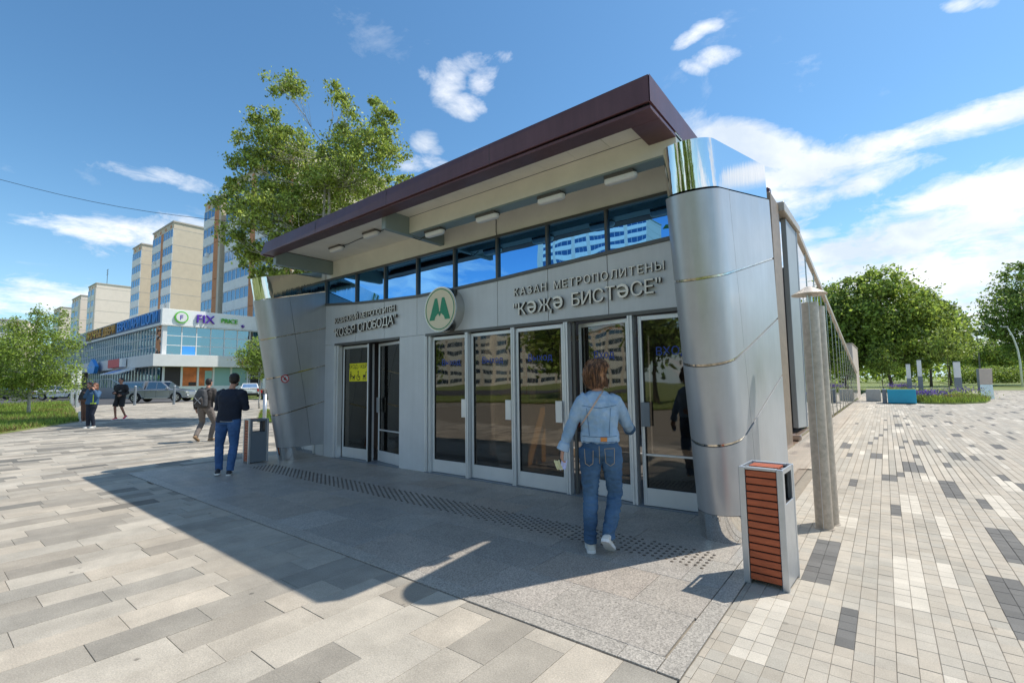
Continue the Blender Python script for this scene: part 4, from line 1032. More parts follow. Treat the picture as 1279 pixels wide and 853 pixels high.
def build_trees():
    # tall birch behind the pavilion
    bx=depth_pt(402,21.5);bz=rise(bx[0]);bl=[]
    for (x,y,rx,rz) in((350,108,22,16),(320,128,20,15),(345,150,32,20),(328,180,34,22),(372,182,26,24),(300,205,24,14),(410,100,9,12),(424,122,13,18),(430,152,20,22),(424,188,28,24),(470,132,10,13),(478,158,16,18),(466,192,30,22),(494,206,18,12),
        (445,225,44,22),(395,228,42,26),(340,228,38,24),(288,215,20,12),(290,248,26,18),(330,268,38,22),(286,288,13,24),(318,305,26,20),(380,282,36,24),(425,262,40,24),(338,338,40,12),(374,346,20,9),(505,214,12,8),(360,310,30,18)):
        k=593/21.5;p=depth_pt(x,21.5+R.uniform(-1.2,1.2));hz=476.5-.0139*(x-639.5);z=HC+(hz-y)/k/1.0
        bl.append((p[0]-bx[0],p[1]-bx[1],z-bz,rx/k,rx/k*1.1,rz/k))
    tree('birch_tree','tall yellow green birch with pale forked trunk rising behind the entrance roof',(bx[0],bx[1],bz),15.0,.20,bl,62000,.13,M['leafA'],M['birch'],lean=(.2,.2),clump=.25,shell=.25,sub=30,stems=2,trunk_top=.80)
    # drooping branches of a second birch to the left of the pylon
    p=G(312,512)
    # young tree on the left lawn
    p=G(36,519)
    tree('young_birch','bushy young birch with a white trunk on the left lawn',tuple(p),6.3,.08,
      [(bx_,by_,bz_*1.22,r1*1.08,r2*1.08,r3*1.2) for bx_,by_,bz_,r1,r2,r3 in [(-.3,-.2,3.6,.8,.8,.6),(.55,.5,3.7,.65,.65,.55),(-1.1,-.8,3.2,.9,.9,.6),(.1,0,2.8,1.2,1.2,.7),(1.2,.9,2.9,.85,.8,.5),(-1.3,-1.0,2.2,1.1,1.1,.7),(.9,.7,2.1,1.1,1.1,.6),(0,0,1.7,1.3,1.2,.6),(-.8,-.6,1.2,1.2,1.1,.5),(1.3,1.0,1.4,.9,.8,.45),(.2,.2,4.3,.3,.3,.4),(-.9,-.6,3.95,.28,.28,.4),(1.0,.8,4.25,.25,.25,.35),(-2.2,-1.7,2.6,.8,.8,.8),(-2.4,-1.9,1.5,.9,.9,.6)]],
      24000,.10,M['leafB'],M['birch'],clump=.38,shell=.3,sub=20)
    p=depth_pt(-15,30)
    tree('lawn_tree','darker tree at the left edge behind the young birch',(p[0],p[1],.2),5.2,.09,[(0,0,3.4,1.2,1.2,.9),(.6,.6,2.4,1.2,1.2,.8),(-.6,-.6,2.2,1.3,1.3,.9),(0,0,1.4,1.2,1.2,.6),(.9,.7,3.9,.5,.5,.6)],8000,.13,M['leafB'],M['bark'],clump=.36)
    # small tree in front of the grey shop building, partly hidden by the left pylon
    p=depth_pt(325,29)
    tree('street_tree','small drooping tree with white trunk before the shop block, half hidden by the left pylon',(p[0],p[1],.2),4.9,.055,
      [(-.3,-.2,3.6,.55,.55,.5),(-.7,-.5,3.0,.6,.6,.5),(-.2,-.1,2.7,.65,.65,.5),(.45,.4,3.3,.7,.7,.7),(.5,.4,2.5,.6,.6,.4),(-.5,-.4,2.2,.35,.35,.3),(.3,.2,1.95,.28,.28,.3),(.6,.4,4.0,.5,.5,.5)],5200,.12,M['leafB'],M['birch'],clump=.36,shell=.3)
    # grove on the right
    def px(x,dep,zt):  # crown piece seen at pixel x
        p=depth_pt(x,dep);return p
    spec=[(1065,52,12.4,'big dark lime tree rising directly behind the low end of the glass wall','leafC',[(0,0,8.2,3.4,3.4,2.6),(-1.8,-1,6.3,2.8,2.8,2.3),(1.6,1,6.6,2.8,2.8,2.2),(.3,0,10.4,2.2,2.2,1.7),(-1,0,3.9,2.6,2.6,1.7),(1.9,1.2,4,2.5,2.5,1.8)],10000),
      (1112,50,13.5,'tallest round crowned lime tree in the middle of the right hand grove','leafB',[(0,0,9.4,3.2,3.2,2.4),(-2.0,-1.2,7.2,2.8,2.8,2.2),(2.0,1.2,7.0,3.0,3.0,2.3),(0,0,11.4,2.2,2.2,1.6),(0,-.4,4.8,3.0,3.0,2.0),(-2.2,-1.4,4.2,2.0,2.0,1.6),(2.4,1.6,4.6,2.1,2.1,1.7)],13000),
      (1150,51,11.8,'fresh green lime tree right of the tallest one in the grove','leafD',[(0,0,7.6,2.7,2.7,2.1),(1.4,.9,5.6,2.3,2.3,1.9),(-1.3,-.9,5.6,2.4,2.4,1.9),(0,0,9.3,1.7,1.7,1.3),(.3,0,3.8,2.2,2.2,1.4)],10000),
      (1163,66,13.6,'deep green tree standing at the back right of the grove','leafC',[(0,0,10,3.0,3.0,2.3),(2.2,1.6,8.2,2.8,2.8,2.1),(-2,-1.4,9.0,2.8,2.8,2.3),(2.4,1.6,6.2,2.4,2.4,1.8),(0,0,12,1.8,1.8,1.3),(0,0,6.4,2.8,2.8,2)],9000),
      (1188,70,10.6,'smaller dark tree closing the right end of the grove','leafB',[(0,0,7.6,2.0,2.0,1.7),(1.3,.9,6.1,1.8,1.8,1.4),(-1,-.7,5.6,2,2,1.5),(0,0,4.4,1.6,1.6,1.1)],6000),
      (1030,64,15,'broad dark tree seen above the glass wall left in the grove','leafC',[(0,0,9.5,3.4,3.4,2.8),(-2.6,-1.6,8,3,3,2.6),(2,1.2,8,2.8,2.8,2.4),(0,0,5,3.4,3.4,2.2),(.6,0,12.2,2.2,2.2,1.5)],8000),
      (1000,58,12,'dark tree behind the glass wall next to the right pylon','leafC',[(0,0,8,3,3,2.4),(0,0,5,3,3,2),(-2,-1,6,2.4,2.4,2)],6000),
      (1284,72,19.5,'tall tree cut by the right edge of the picture, over the hedge','leafC',[(0,0,15,3.0,3.0,2.6),(-1.6,-1.1,11.8,3.0,3.0,2.4),(1.5,1,12,3,3,2.5),(-2.6,-1.8,8.6,2.2,2.2,1.6),(.5,.3,8.2,3.4,3.4,2.5),(0,0,17.8,1.5,1.5,1.2),(-4.0,-2.8,7.9,1.3,1.3,.9),(0,0,5,3,3,1.8)],7500),
      (1247,100,12,'pale bushy tree behind the hedge near the tall edge tree','leafD',[(0,0,7,3.2,3.2,2.6),(-2.5,-1.8,5,3,3,2.2),(2,1,5,3,3,2)],5000),
      (1206,120,11,'distant light green tree beyond the park path','leafD',[(0,0,6,3,3,2.4),(2,1,4.5,3.2,3.2,2.2)],3500),
      (1226,140,14,'far tree with a rounded top above the hedge line','leafB',[(0,0,8,4.4,4.4,3.4),(-3.5,-2.5,5,4,4,3),(3,2,6,4,4,3)],4000)]
    for (x,dep,H,lb,lm,bl,nl) in spec:
        p=depth_pt(x,dep);tree('lime_tree' if dep<80 else 'park_tree',lb,(p[0],p[1],0),H,.17,bl,int(nl*1.6),.34 if dep<60 else .42,M[lm],M['bark'],'trees of the park on the right',clump=.23,shell=.45,sub=40,trunk_top=.72)
    # two slim saplings
    for (x,dep,H,lb) in((1186,40.5,5.6,'slim sapling with loose crown growing from the flower bed'),(1103,47,4.2,'thin young sapling left of the three lit columns')):
        p=depth_pt(x,dep);tree('sapling',lb,(p[0],p[1],.05),H,.04,[(0,0,H*.78,.8,.8,.7),(-.5,-.3,H*.66,.7,.7,.5),(.5,.3,H*.62,.8,.8,.6),(0,0,H*.95,.4,.4,.4)],2600,.17,M['leafD'],M['bark'],clump=.4)
    # hedges
    def hedge(label,x0,x1,dep,h,lm,n,sz=.3):
        t=thing('hedge',label,'hedge',(0,0,0));a=depth_pt(x0,dep);b=depth_pt(x1,dep);k=np.linspace(0,1,max(3,int(abs(x1-x0)/6)))
        cs=[]
        mb=MB()
        for q in k:
            c=a*(1-q)+b*q;c[2]=h*.5;cs.append(c+NR.normal(size=(n//len(k),3))*np.array([1.1,1.1,h*.26])*(.8+.4*NR.rand()));mb.tube([(c[0],c[1],0),(c[0]+.1,c[1],h*.6)],[.05,.02],5)
        cs=np.concatenate(cs);cs=cs[cs[:,2]>.05];cs[:,2]=np.minimum(cs[:,2],h*(1+.08*np.sin(cs[:,0]*1.7)))
        link('stem',mb.mesh('stem',M['bark']),t);link('foliage',leaves_mesh('foliage',cs,sz,M[lm],.1),t);c=a*.5+b*.5;rebase(t,(c[0],c[1],0));return t
    hedge('clipped light green hedge along the far side of the park path',1198,1274,88,3.0,'leafD',9000)
    hedge('dense dark hedge behind the left car park',-40,120,88,3.4,'leafC',6000,.4)
    a=[]
    for k in range(70):
        x=R.uniform(-60,110);y=R.uniform(150,190);h=R.uniform(7,13);c=np.array([x,y,h*.5]);a.append(c+NR.normal(size=(330,3))*np.array([2.6,2.6,h*.24]))
    a=np.concatenate(a);a=a[a[:,2]>0];prop(link('distant_wood',leaves_mesh('distant_wood',a,1.1,M['leafB'],.2)),kind='stuff')
    a=[]
    for k in range(46):
        x=R.uniform(-330,-235);y=R.uniform(-60,20);h=R.uniform(7,12);c=np.array([x,y,h*.5]);a.append(c+NR.normal(size=(300,3))*np.array([3.6,3.6,h*.24]))
    a=np.concatenate(a);a=a[a[:,2]>0];prop(link('distant_wood',leaves_mesh('distant_wood',a,1.6,M['leafC'],.2)),kind='stuff')
    # lavender clumps
    for (x,y,w,h,lb) in((1158,503,.85,.62,'full purple lavender clump just right of the turquoise planter'),(1200,500,1.25,.72,'grey green lavender clump at the right of the flower bed'),(1180,497,.9,.5,'green herb clump between the lavenders'),(1126,492,1.0,.8,'lavender row rising over the turquoise planter')):
        p=G(x,y);t=thing('lavender',lb,'plant',(p[0],p[1],.05))
        n=1500;q=NR.normal(size=(n,3))*np.array([w*.5,w*.5,h*.3])+np.array([0,0,h*.4]);q=q[q[:,2]>0.02]
        link('leaves',leaves_mesh('leaves',q,.10,M['leafB'],-.6,.35),t)
        m=700 if 'herb' not in lb else 60
        if 'grey' in lb:m=260
        q=NR.normal(size=(m,3))*np.array([w*.5,w*.5,h*.12])+np.array([0,0,h*.86]);link('flowers',leaves_mesh('flowers',q,.10,M['lavender'],-.8,.5),t)
    # trees standing across the street behind the viewer, mirrored in the doors
    for (x,y,H,lm,lb) in((-26,-26,11,'leafC','street tree across the plaza mirrored in the doors'),(-14,-30,9,'leafB','round street tree mirrored in the fourth door'),(-38,-22,8,'leafB','low bushy tree mirrored in the first door'),(2,-34,10,'leafC','tree far across the street behind the viewer'),(-52,-36,10,'leafC','tree left across the street behind the viewer'),(12,-19,11,'leafB','near tree behind the viewer on the right'),(-8,-18,9.5,'leafC','near tree straight behind the viewer'),(24,-26,12,'leafC','farther tree behind the viewer on the right'),(-20,-17,8.5,'leafB','near tree behind the viewer on the left'),(4,-17,8,'leafD','light green near tree behind the viewer')):
        tree('street_tree',lb,(x,y,rise(x)-.1),H,.16,[(0,0,H*.72,H*.24,H*.24,H*.2),(-H*.13,0,H*.52,H*.2,H*.2,H*.17),(H*.14,0,H*.5,H*.22,H*.22,H*.18),(0,0,H*.36,H*.18,H*.18,H*.1)],4500,.4,M[lm],M['bark'],'trees across the street behind the viewer')
    lawn('street_lawn',[(-60,-12),(-45,-13.5),(12,-13.5),(12,-21),(-60,-21)],3500,.35,zt=.06)
build_trees()
# ------------------------------------------------------------------ buildings
def wall_frame(name,label,origin,ux,cat='building',group=None):
    """thing whose local +x runs along the street face and whose local -y looks at the street"""
    return thing(name,label,cat,origin,math.atan2(ux[1],ux[0]),group)
def apartment(label,x0,y0,zg,length,depth,floors,fh,bays,rot=0,endm='tile',winend=0,group=None,topband=1.1,face='spandrel',name='apartment_block'):
    t=thing(name,label,'building',(x0,y0,zg),rot,group)
    Hh=floors*fh+topband
    mb=MB();mb.box(.0,length,.12,depth,0,Hh);obj('wall',mb,M[endm],t)
    mb=MB();mb.box(-.15,length+.15,-.05,depth+.15,Hh,Hh+.25);obj('parapet',mb,M['concrete'],t)
    # tile joints on the end walls
    mb=MB()
    for k in range(int(Hh/fh*1)):
        mb.box(-.012,length+.012,.14,depth+.012,k*fh+fh*.96,k*fh+fh)
    obj('tile_joint',mb,M['concrete'],t)
    cache={}
    for fl in range(floors):
        x=0
        for kind,w in bays:
            key=(kind,w)
            z=fl*fh
            if key not in cache:
                if kind in('win','log'):
                    mb=MB();mb.box(0.02,w-.02,0,.118,.02,fh*.46);sp=mb.mesh('spandrel_panel',M[face])
                    mb=MB();n=max(2,int(w/1.3));b=.07;z0,z1=fh*.46,fh-.03
                    mb.box(0,w,.03,.10,z0,z0+.07);mb.box(0,w,.03,.10,z1-.07,z1)
                    for q in range(n+1):mb.box((w-b)*q/n,(w-b)*q/n+b,.03,.10,z0+.07,z1-.07)
                    wf=mb.mesh('window',M['winframe'])
                    mb=MB();mb.box(.01,w-.01,.07,.09,z0+.03,z1-.03);pn=mb.mesh('pane',M['bglass']);cache[key]=(sp,wf,pn)
                else:
                    mb=MB();mb.box(0.02,w-.02,.0,.118,.03 if kind=='brick' else .0,fh-.03 if kind=='brick' else fh);
                    cache[key]=(mb.mesh('wall_panel',M['orange' if kind=='brick' else endm]),)
            for q in cache[key]:
                pass
            c=cache[key]
            link(c[0].name.split('.')[0],c[0],t,(x,0,z))
            if len(c)==3:
                wo=link('window',c[1],t,(x,0,z));link('pane',c[2],wo)
            x+=w
    # dark loft vents under the roof
    mb=MB();n=max(2,int(length/2.5));mb.box(-.35,.35,.08,.13,floors*fh+.3,floors*fh+.75);vm=mb.mesh('loft_vent',M['orange'])
    for k in range(n):link('loft_vent',vm,t,(length*(k+.5)/n,0,0))
    return t
def build_city():
    g='sections of the long tan apartment block'
    zg=.3
    T=[(-76.1,28.2,60,14,31.4,'nearest tall section of the tan apartment block, behind the birch crown',[('win',4.2),('win',4.2),('brick',1.6),('win',4.2),('win',4.2),('brick',1.6)]),
       (-84.6,28.2,80,14,30.6,'apartment block section with orange brick strips just left of the birch',[('win',4.3),('brick',1.7),('wall',.8)]),
       (-110.5,28.2,90,11.5,31.2,'apartment block section between the shop sign tower pair, two window columns wide',[('win',5.0),('brick',1.2),('win',5.2)]),
       (-124.5,28.4,100,12,30.9,'leftmost tan apartment block section, one window column wide',[('win',6.0)])]
    for (x0,y0,_,dp,top,lb,bays) in T:
        L=sum(b[1] for b in bays)
        apartment(lb,x0,y0,zg,L,dp,10,(top-zg-1.3)/10,bays,endm='tile',group=g)
    # farther pale blocks
    g2='farther pale pink apartment blocks'
    apartment('pale pink far block with a broad blank bright end wall',-174,30.2,zg,9,20,9,3.1,[('win',3),('wall',1),('win',3),('wall',2)],endm='tilepink',group=g2)
    apartment('pale far block second from the broad blank one',-196,30.4,zg,12,14,9,3.0,[('win',4),('wall',1),('win',4),('wall',3)],endm='tilepink',group=g2)
    apartment('smallest far pale block, nearest the left young birch',-228,30.8,zg,12,14,9,3.0,[('win',4),('wall',1),('win',4),('wall',3)],endm='tilepink',group=g2)
    apartment('far white grey block showing through the left tree crown',-150,-6,zg,22,14,5,2.9,[('win',4),('wall',1.5)]*4,rot=math.radians(75),endm='tilepink',group=g2)
    # mirrored in the ribbon windows
    apartment('tall cream block with loggia rows across the street, mirrored in the upper windows',-57,-130,0,41,16,18,2.95,[('win',6),('wall',1.2),('win',5),('wall',1.2)]*3,rot=math.pi,endm='cream_b' if 'cream_b' in M else 'tilepink',face='spandrel')
    apartment('long six storey block across the street, mirrored in the door glass',-44,-92,0,66,13,6,2.7,[('win',4.5),('wall',1.2),('win',4.5),('wall',1)]*6,rot=math.pi,endm='tilepink')
    t=thing('roof_antenna','thin television mast on the roof of the broad blank pale block','antenna',(-168,33,zg+29.2))
    mb=MB();mb.tube([(0,0,0),(0,0,4.6)],.07,5);obj('mast',mb,M['framed'],t)
    for z_,w_ in((4.4,1.1),(3.7,.8),(3.1,1.0)):
        mb=MB();mb.box(-w_,w_,-.04,.04,z_,z_+.08);obj('crossbar',mb,M['framed'],t)
    # air conditioners on the nearer window fronts
    for xx_,fl_,lb_ in((-74.4,8,'white air conditioner high on the nearest block section, near its left edge'),(-69.6,6,'white air conditioner halfway up the nearest block section'),(-82.3,7,'white air conditioner on the section left of the birch, upper floors'),(-81.4,4,'white air conditioner on the section left of the birch, lower floors'),(-108.3,8,'white air conditioner near the top of the two column section'),(-101.6,5,'white air conditioner halfway up the two column section, right column')):
        mb=MB();mb.box(-.4,.4,-.35,.0,0,.55);o=obj('air_conditioner',mb,M['white'],None,bevel=.03);o.location=(xx_,28.17,zg+3*fl_+.35);prop(o,lb_,'air conditioner','air conditioners on the tan apartment block')
    # shop building
    X,Y,ZG=-61.7,17.1,.3
    t=thing('shop_building','two storey glass shop building with grey fascia and lit up signs at the street corner','building')
    XL_=-150;YE=29
    mb=MB();mb.box(XL_,X-.4,Y+.4,YE,ZG,9.6);obj('core',mb,M['sh_dark'],t)
    mb=MB();mb.box(XL_,X+.25,Y-.25,YE,8.35,10.05);obj('fascia',mb,M['fixpanel'],t,bevel=.02)
    mb=MB();mb.box(XL_,X+.30,Y-.30,YE,8.20,8.349);obj('fascia_edge',mb,M['fixcanopy'],t)
    mb=MB();mb.box(XL_,X+1.1,Y-1.1,YE,3.7,5.0);obj('canopy',mb,M['fixcanopy'],t,bevel=.02)
    # upper glazing: right face 3 rows of panes, long face narrow bays
    z0,z1=5.0,8.2;rows=3;cols=8;yw=(YE-Y-.3)/cols;zh=(z1-z0)/rows
    mbp=MB();mbp.box(X-.02,X,.04,yw-.04,.04,zh-.04);pm=mbp.mesh('pane',M['fixglass'])
    for i in range(cols):
        for j in range(rows):
            link('window_pane',pm,t,(0,Y+.3+i*yw,z0+j*zh))
    mb=MB()
    for i in range(cols+1):mb.box(X-.1,X+.05,Y+.3+i*yw-.05,Y+.3+i*yw+.05,z0,z1)
    for j in range(rows+1):mb.box(X-.08,X+.03,Y+.3,YE,z0+j*zh-.04,z0+j*zh+.04)
    prop(obj('window_grid',mb,M['winframe'],t),kind='stuff')
    mb=MB();mb.box(X-.4,X+.06,Y-.06,Y+.3,z0,z1);obj('corner_pier',mb,M['winframe'],t)
    n=78;w=(X-2.2-XL_)/n
    mbp=MB();mbp.box(.05,w-.05,Y,Y+.02,z0,z1);pm=mbp.mesh('pane',M['fixglass'])
    for i in range(n):link('window_pane',pm,t,(XL_+i*w,0,0))
    mb=MB()
    for i in range(n+1):mb.box(XL_+i*w-.045,XL_+i*w+.045,Y-.08,Y+.06,z0,z1)
    for z in(6.0,7.1):mb.box(XL_,X-2.2,Y-.05,Y+.04,z-.03,z+.03)
    prop(obj('window_grid',mb,M['fixcanopy'],t),kind='stuff')
    mb=MB();mb.box(X-2.2,X-.4,Y-.03,Y+.3,z0,z1);obj('stone_pier',mb,M['orange'],t)
    RR=random.Random(3)
    for k in range(26):
        x=X-2.1+RR.random()*1.4;z=z0+.1+RR.random()*2.9
        mb=MB();mb.box(x,x+RR.uniform(.2,.45),Y-.06,Y-.03,z,z+RR.uniform(.12,.25));obj('stone',mb,M[RR.choice(['darkboard','tilepink','sh_dark'])],t)
    # a blue panel behind the second pane
    mb=MB();mb.box(X+.004,X+.02,Y+.3+yw*1+.1,Y+.3+yw*2-.1,z0+.05,z0+zh-.05);obj('blue_panel',mb,M['bluelet'],t)
    # ground floor, right face
    cells=[('sh_dark',1.7),('sh_orange',1.6),('sh_orange',1.6),('sh_green',1.9),('sh_green',1.9),('door',1.6),('fixcanopy',1.7)]
    y=Y+.2
    for m_,wd in cells:
        mm={'door':'sh_dark'}.get(m_,m_)
        mb=MB();mb.box(X-.10,X-.04,y+.12,y+wd-.12,1.55 if m_!='door' else ZG,3.65);obj('shop_window',mb,M[mm],t)
        mb=MB();mb.box(X-.14,X+.02,y-.10,y+.10,ZG,3.7);obj('pilaster',mb,M['winframe'],t)
        if m_ not in('door',):
            mb=MB();mb.box(X-.12,X,y+.11,y+wd-.11,ZG,1.549);obj('bulkhead',mb,M['white'],t)
        if m_=='sh_orange':
            mb=MB();mb.box(X-.035,X-.02,y+wd*.45,y+wd-.15,1.6,3.3 if wd<1.61 and y>Y+2.5 else 2.0);obj('window_film',mb,M['sh_green' if y>Y+2.5 else 'sh_dark'],t)
        if m_=='door':
            mb=MB();mb.box(X-.03,X,y+.2,y+.28,ZG,3.2);mb.box(X-.03,X,y+wd-.3,y+wd-.22,ZG,3.2);mb.box(X-.03,X,y+.2,y+wd-.22,2.6,2.68);obj('door_frame',mb,M['winframe'],t)
        y+=wd
    mb=MB();mb.box(X-2,X-.14,YE-6,YE+3,ZG,3.7);obj('rear_wall',mb,M['galvd'],t)
    # ground floor, long face
    n=26
    for i in range(n):
        x0=X-.3-(i+1)*1.25
        mb=MB();mb.box(x0+.1,x0+1.15,Y-.02,Y+.02,1.4,3.6);obj('shop_window',mb,M['fixglass'],t)
        mb=MB();mb.box(x0-.08,x0+.08,Y-.1,Y+.06,ZG,3.7);obj('pilaster',mb,M['winframe'],t)
    mb=MB();mb.box(X-34,X-.2,Y-.06,Y+.2,ZG,1.39);obj('bulkhead',mb,M['galvd'],t)
    rebase(t,(X,Y,ZG))
    # ramp with rail along the long face
    t=thing('ramp','grey access ramp with tube railing along the side of the shop building','ramp')
    mb=MB();mb.prism([(X-16,ZG),(X-1,ZG),(X-1,ZG+.5),(X-6,ZG+1.2),(X-16,ZG+1.2)],'y',Y-3.0,Y-1.6);obj('slope',mb,M['galvd'],t)
    for k in range(9):
        mb=MB();x=X-1.5-k*1.7;zz=ZG+min(1.2,.5+.14*(k*1.7+.5));mb.tube([(x,Y-3.0,zz),(x,Y-3.0,zz+.95)],.03,6);obj('rail_post',mb,M['galv'],t)
    mb=MB();mb.tube([(X-1.5,Y-3,ZG+1.5),(X-6,Y-3,ZG+2.15),(X-15.5,Y-3,ZG+2.15)],.035,6);obj('handrail',mb,M['galv'],t);rebase(t,(X-8,Y-2.3,ZG))
    # signs on the fascia
    def sign_text(txt,yc,z,size,m,parent,depth=.12,align='LEFT',sp=1,face='x',xx=X+.27):
        me=text_mesh(txt,size,depth/2,size*.035,align,sp);me.transform(RX90);me.materials.clear();me.materials.append(m)
        if face=='x':me.transform(Matrix.Rotation(math.radians(90),4,'Z'));return link('lettering',me,parent,(xx+depth/2,yc,z))
        return link('lettering',me,parent,(yc,Y-.27-depth/2,z))
    t=thing('shop_sign','shop sign with round F badge, purple FIX and green PRICE letters on the grey fascia','sign')
    sign_text('FIX',Y+2.95,8.72,1.35,M['purple'],t,.25)
    sign_text('PRICE',Y+5.55,8.95,.72,M['lgreen'],t,.22);sign_text('*',Y+7.8,8.25,.9,M['purple'],t,.2)
    mb=MB();n=24;yc,zc=Y+1.55,9.2
    def dd(r,x0,x1):
        return [[(x0,yc+r*math.cos(2*math.pi*k/n),zc+r*math.sin(2*math.pi*k/n)) for k in range(n)],[(x1,yc+r*math.cos(2*math.pi*k/n),zc+r*math.sin(2*math.pi*k/n)) for k in range(n)]]
    mb.loft(dd(.66,X+.26,X+.42));obj('badge_rim',mb,M['lgreen'],t);mb=MB();mb.loft(dd(.53,X+.421,X+.44));obj('badge_face',mb,M['white'],t)
    sign_text('F',yc-.2,zc-.28,.75,M['purple'],t,.03,xx=X+.441);rebase(t,(X,Y+1,8.4))
    t=thing('shop_sign','long blue sign board with light blue letters next to the building corner','sign')
    mb=MB();mb.box(X-17.5,X-.3,Y-.30,Y-.255,8.5,9.98);obj('board',mb,M['bluesign'],t);
    me=text_mesh('ЕВРОЛАРИ ШОПИ',1.5,.04,.05,'CENTER');me.transform(RX90);lo,hi=bounds(me);me.transform(Matrix.Diagonal((15.8/(hi[0]-lo[0]),1,1.05,1)));me.materials.clear();me.materials.append(M['bluelet']);link('lettering',me,t,(X-8.9,Y-.35,8.68));rebase(t,(X-9,Y,8.4))
    t=thing('shop_sign','dark sign board with orange letters left of the blue sign','sign')
    mb=MB();mb.box(X-34.5,X-17.7,Y-.30,Y-.255,8.5,9.98);obj('board',mb,M['darkboard'],t)
    me=text_mesh('ПРОЧНЫЕ ДВЕРИ',1.5,.04,.05,'CENTER');me.transform(RX90);lo,hi=bounds(me);me.transform(Matrix.Diagonal((15.6/(hi[0]-lo[0]),1,1.05,1)));me.materials.clear();me.materials.append(M['orangelet']);link('lettering',me,t,(X-26.1,Y-.35,8.68));rebase(t,(X-26,Y,8.4))
    t=thing('shop_sign','faded pale blue sign board at the far left end of the fascia','sign')
    mb=MB();mb.box(X-62,X-35,Y-.30,Y-.255,8.5,9.9);obj('board',mb,M['bglass'],t);mb=MB();mb.box(X-46,X-40,Y-.34,Y-.301,8.7,9.7);obj('panel',mb,M['bluelet'],t);rebase(t,(X-48,Y,8.4))
    t=thing('shop_sign','row of red and yellow letters over the shop door, half hidden by leaves','sign')
    me=text_mesh('ФЛОРЕН',.95,.05,.05);me.transform(RX90);me.transform(Matrix.Rotation(math.radians(90),4,'Z'));me.materials.clear();me.materials.append(M['signred']);link('lettering',me,t,(X+1.18,Y+9.3,4.0))
    me=text_mesh('ЦВЕ',.95,.05,.05);me.transform(RX90);me.transform(Matrix.Rotation(math.radians(90),4,'Z'));me.materials.clear();me.materials.append(M['orangelet']);link('lettering',me,t,(X+1.18,Y+7.2,4.0));rebase(t,(X+1.1,Y+9,4))
    t=thing('shop_sign','red and white box sign under the canopy left of the building corner','sign')
    mb=MB();mb.box(X-14.5,X-9.5,Y-1.6,Y-1.2,3.9,4.9);obj('box',mb,M['signred'],t,bevel=.03);mb=MB();mb.box(X-9.4,X-8.2,Y-1.6,Y-1.2,3.9,4.9);obj('end_panel',mb,M['white'],t,bevel=.03);rebase(t,(X-12,Y-1.4,3.9))
    t=thing('shop_sign','blue hexagonal hanging sign at the long side of the shop building','sign')
    mb=MB();mb.prism([(X-23,3.4),(X-20,3.4),(X-19.4,4.3),(X-21.5,5.3),(X-23.6,4.3)],'y',Y-1.9,Y-1.5);obj('box',mb,M['bluelet'],t);rebase(t,(X-21.5,Y-1.7,3.4))
    t=thing('awning','white and blue striped awning below the red sign','awning')
    mb=MB();mb.prism([(Y-1.1,3.68),(Y-2.6,3.1),(Y-2.6,3.0),(Y-1.1,3.5)],'x',X-13,X-5);obj('cloth',mb,M['white'],t);mb=MB();mb.prism([(Y-1.1,3.69),(Y-2.62,3.11),(Y-2.62,3.105),(Y-1.1,3.684)],'x',X-11,X-9);obj('stripe',mb,M['bluelet'],t);rebase(t,(X-9,Y-1.9,3.1))
build_city()
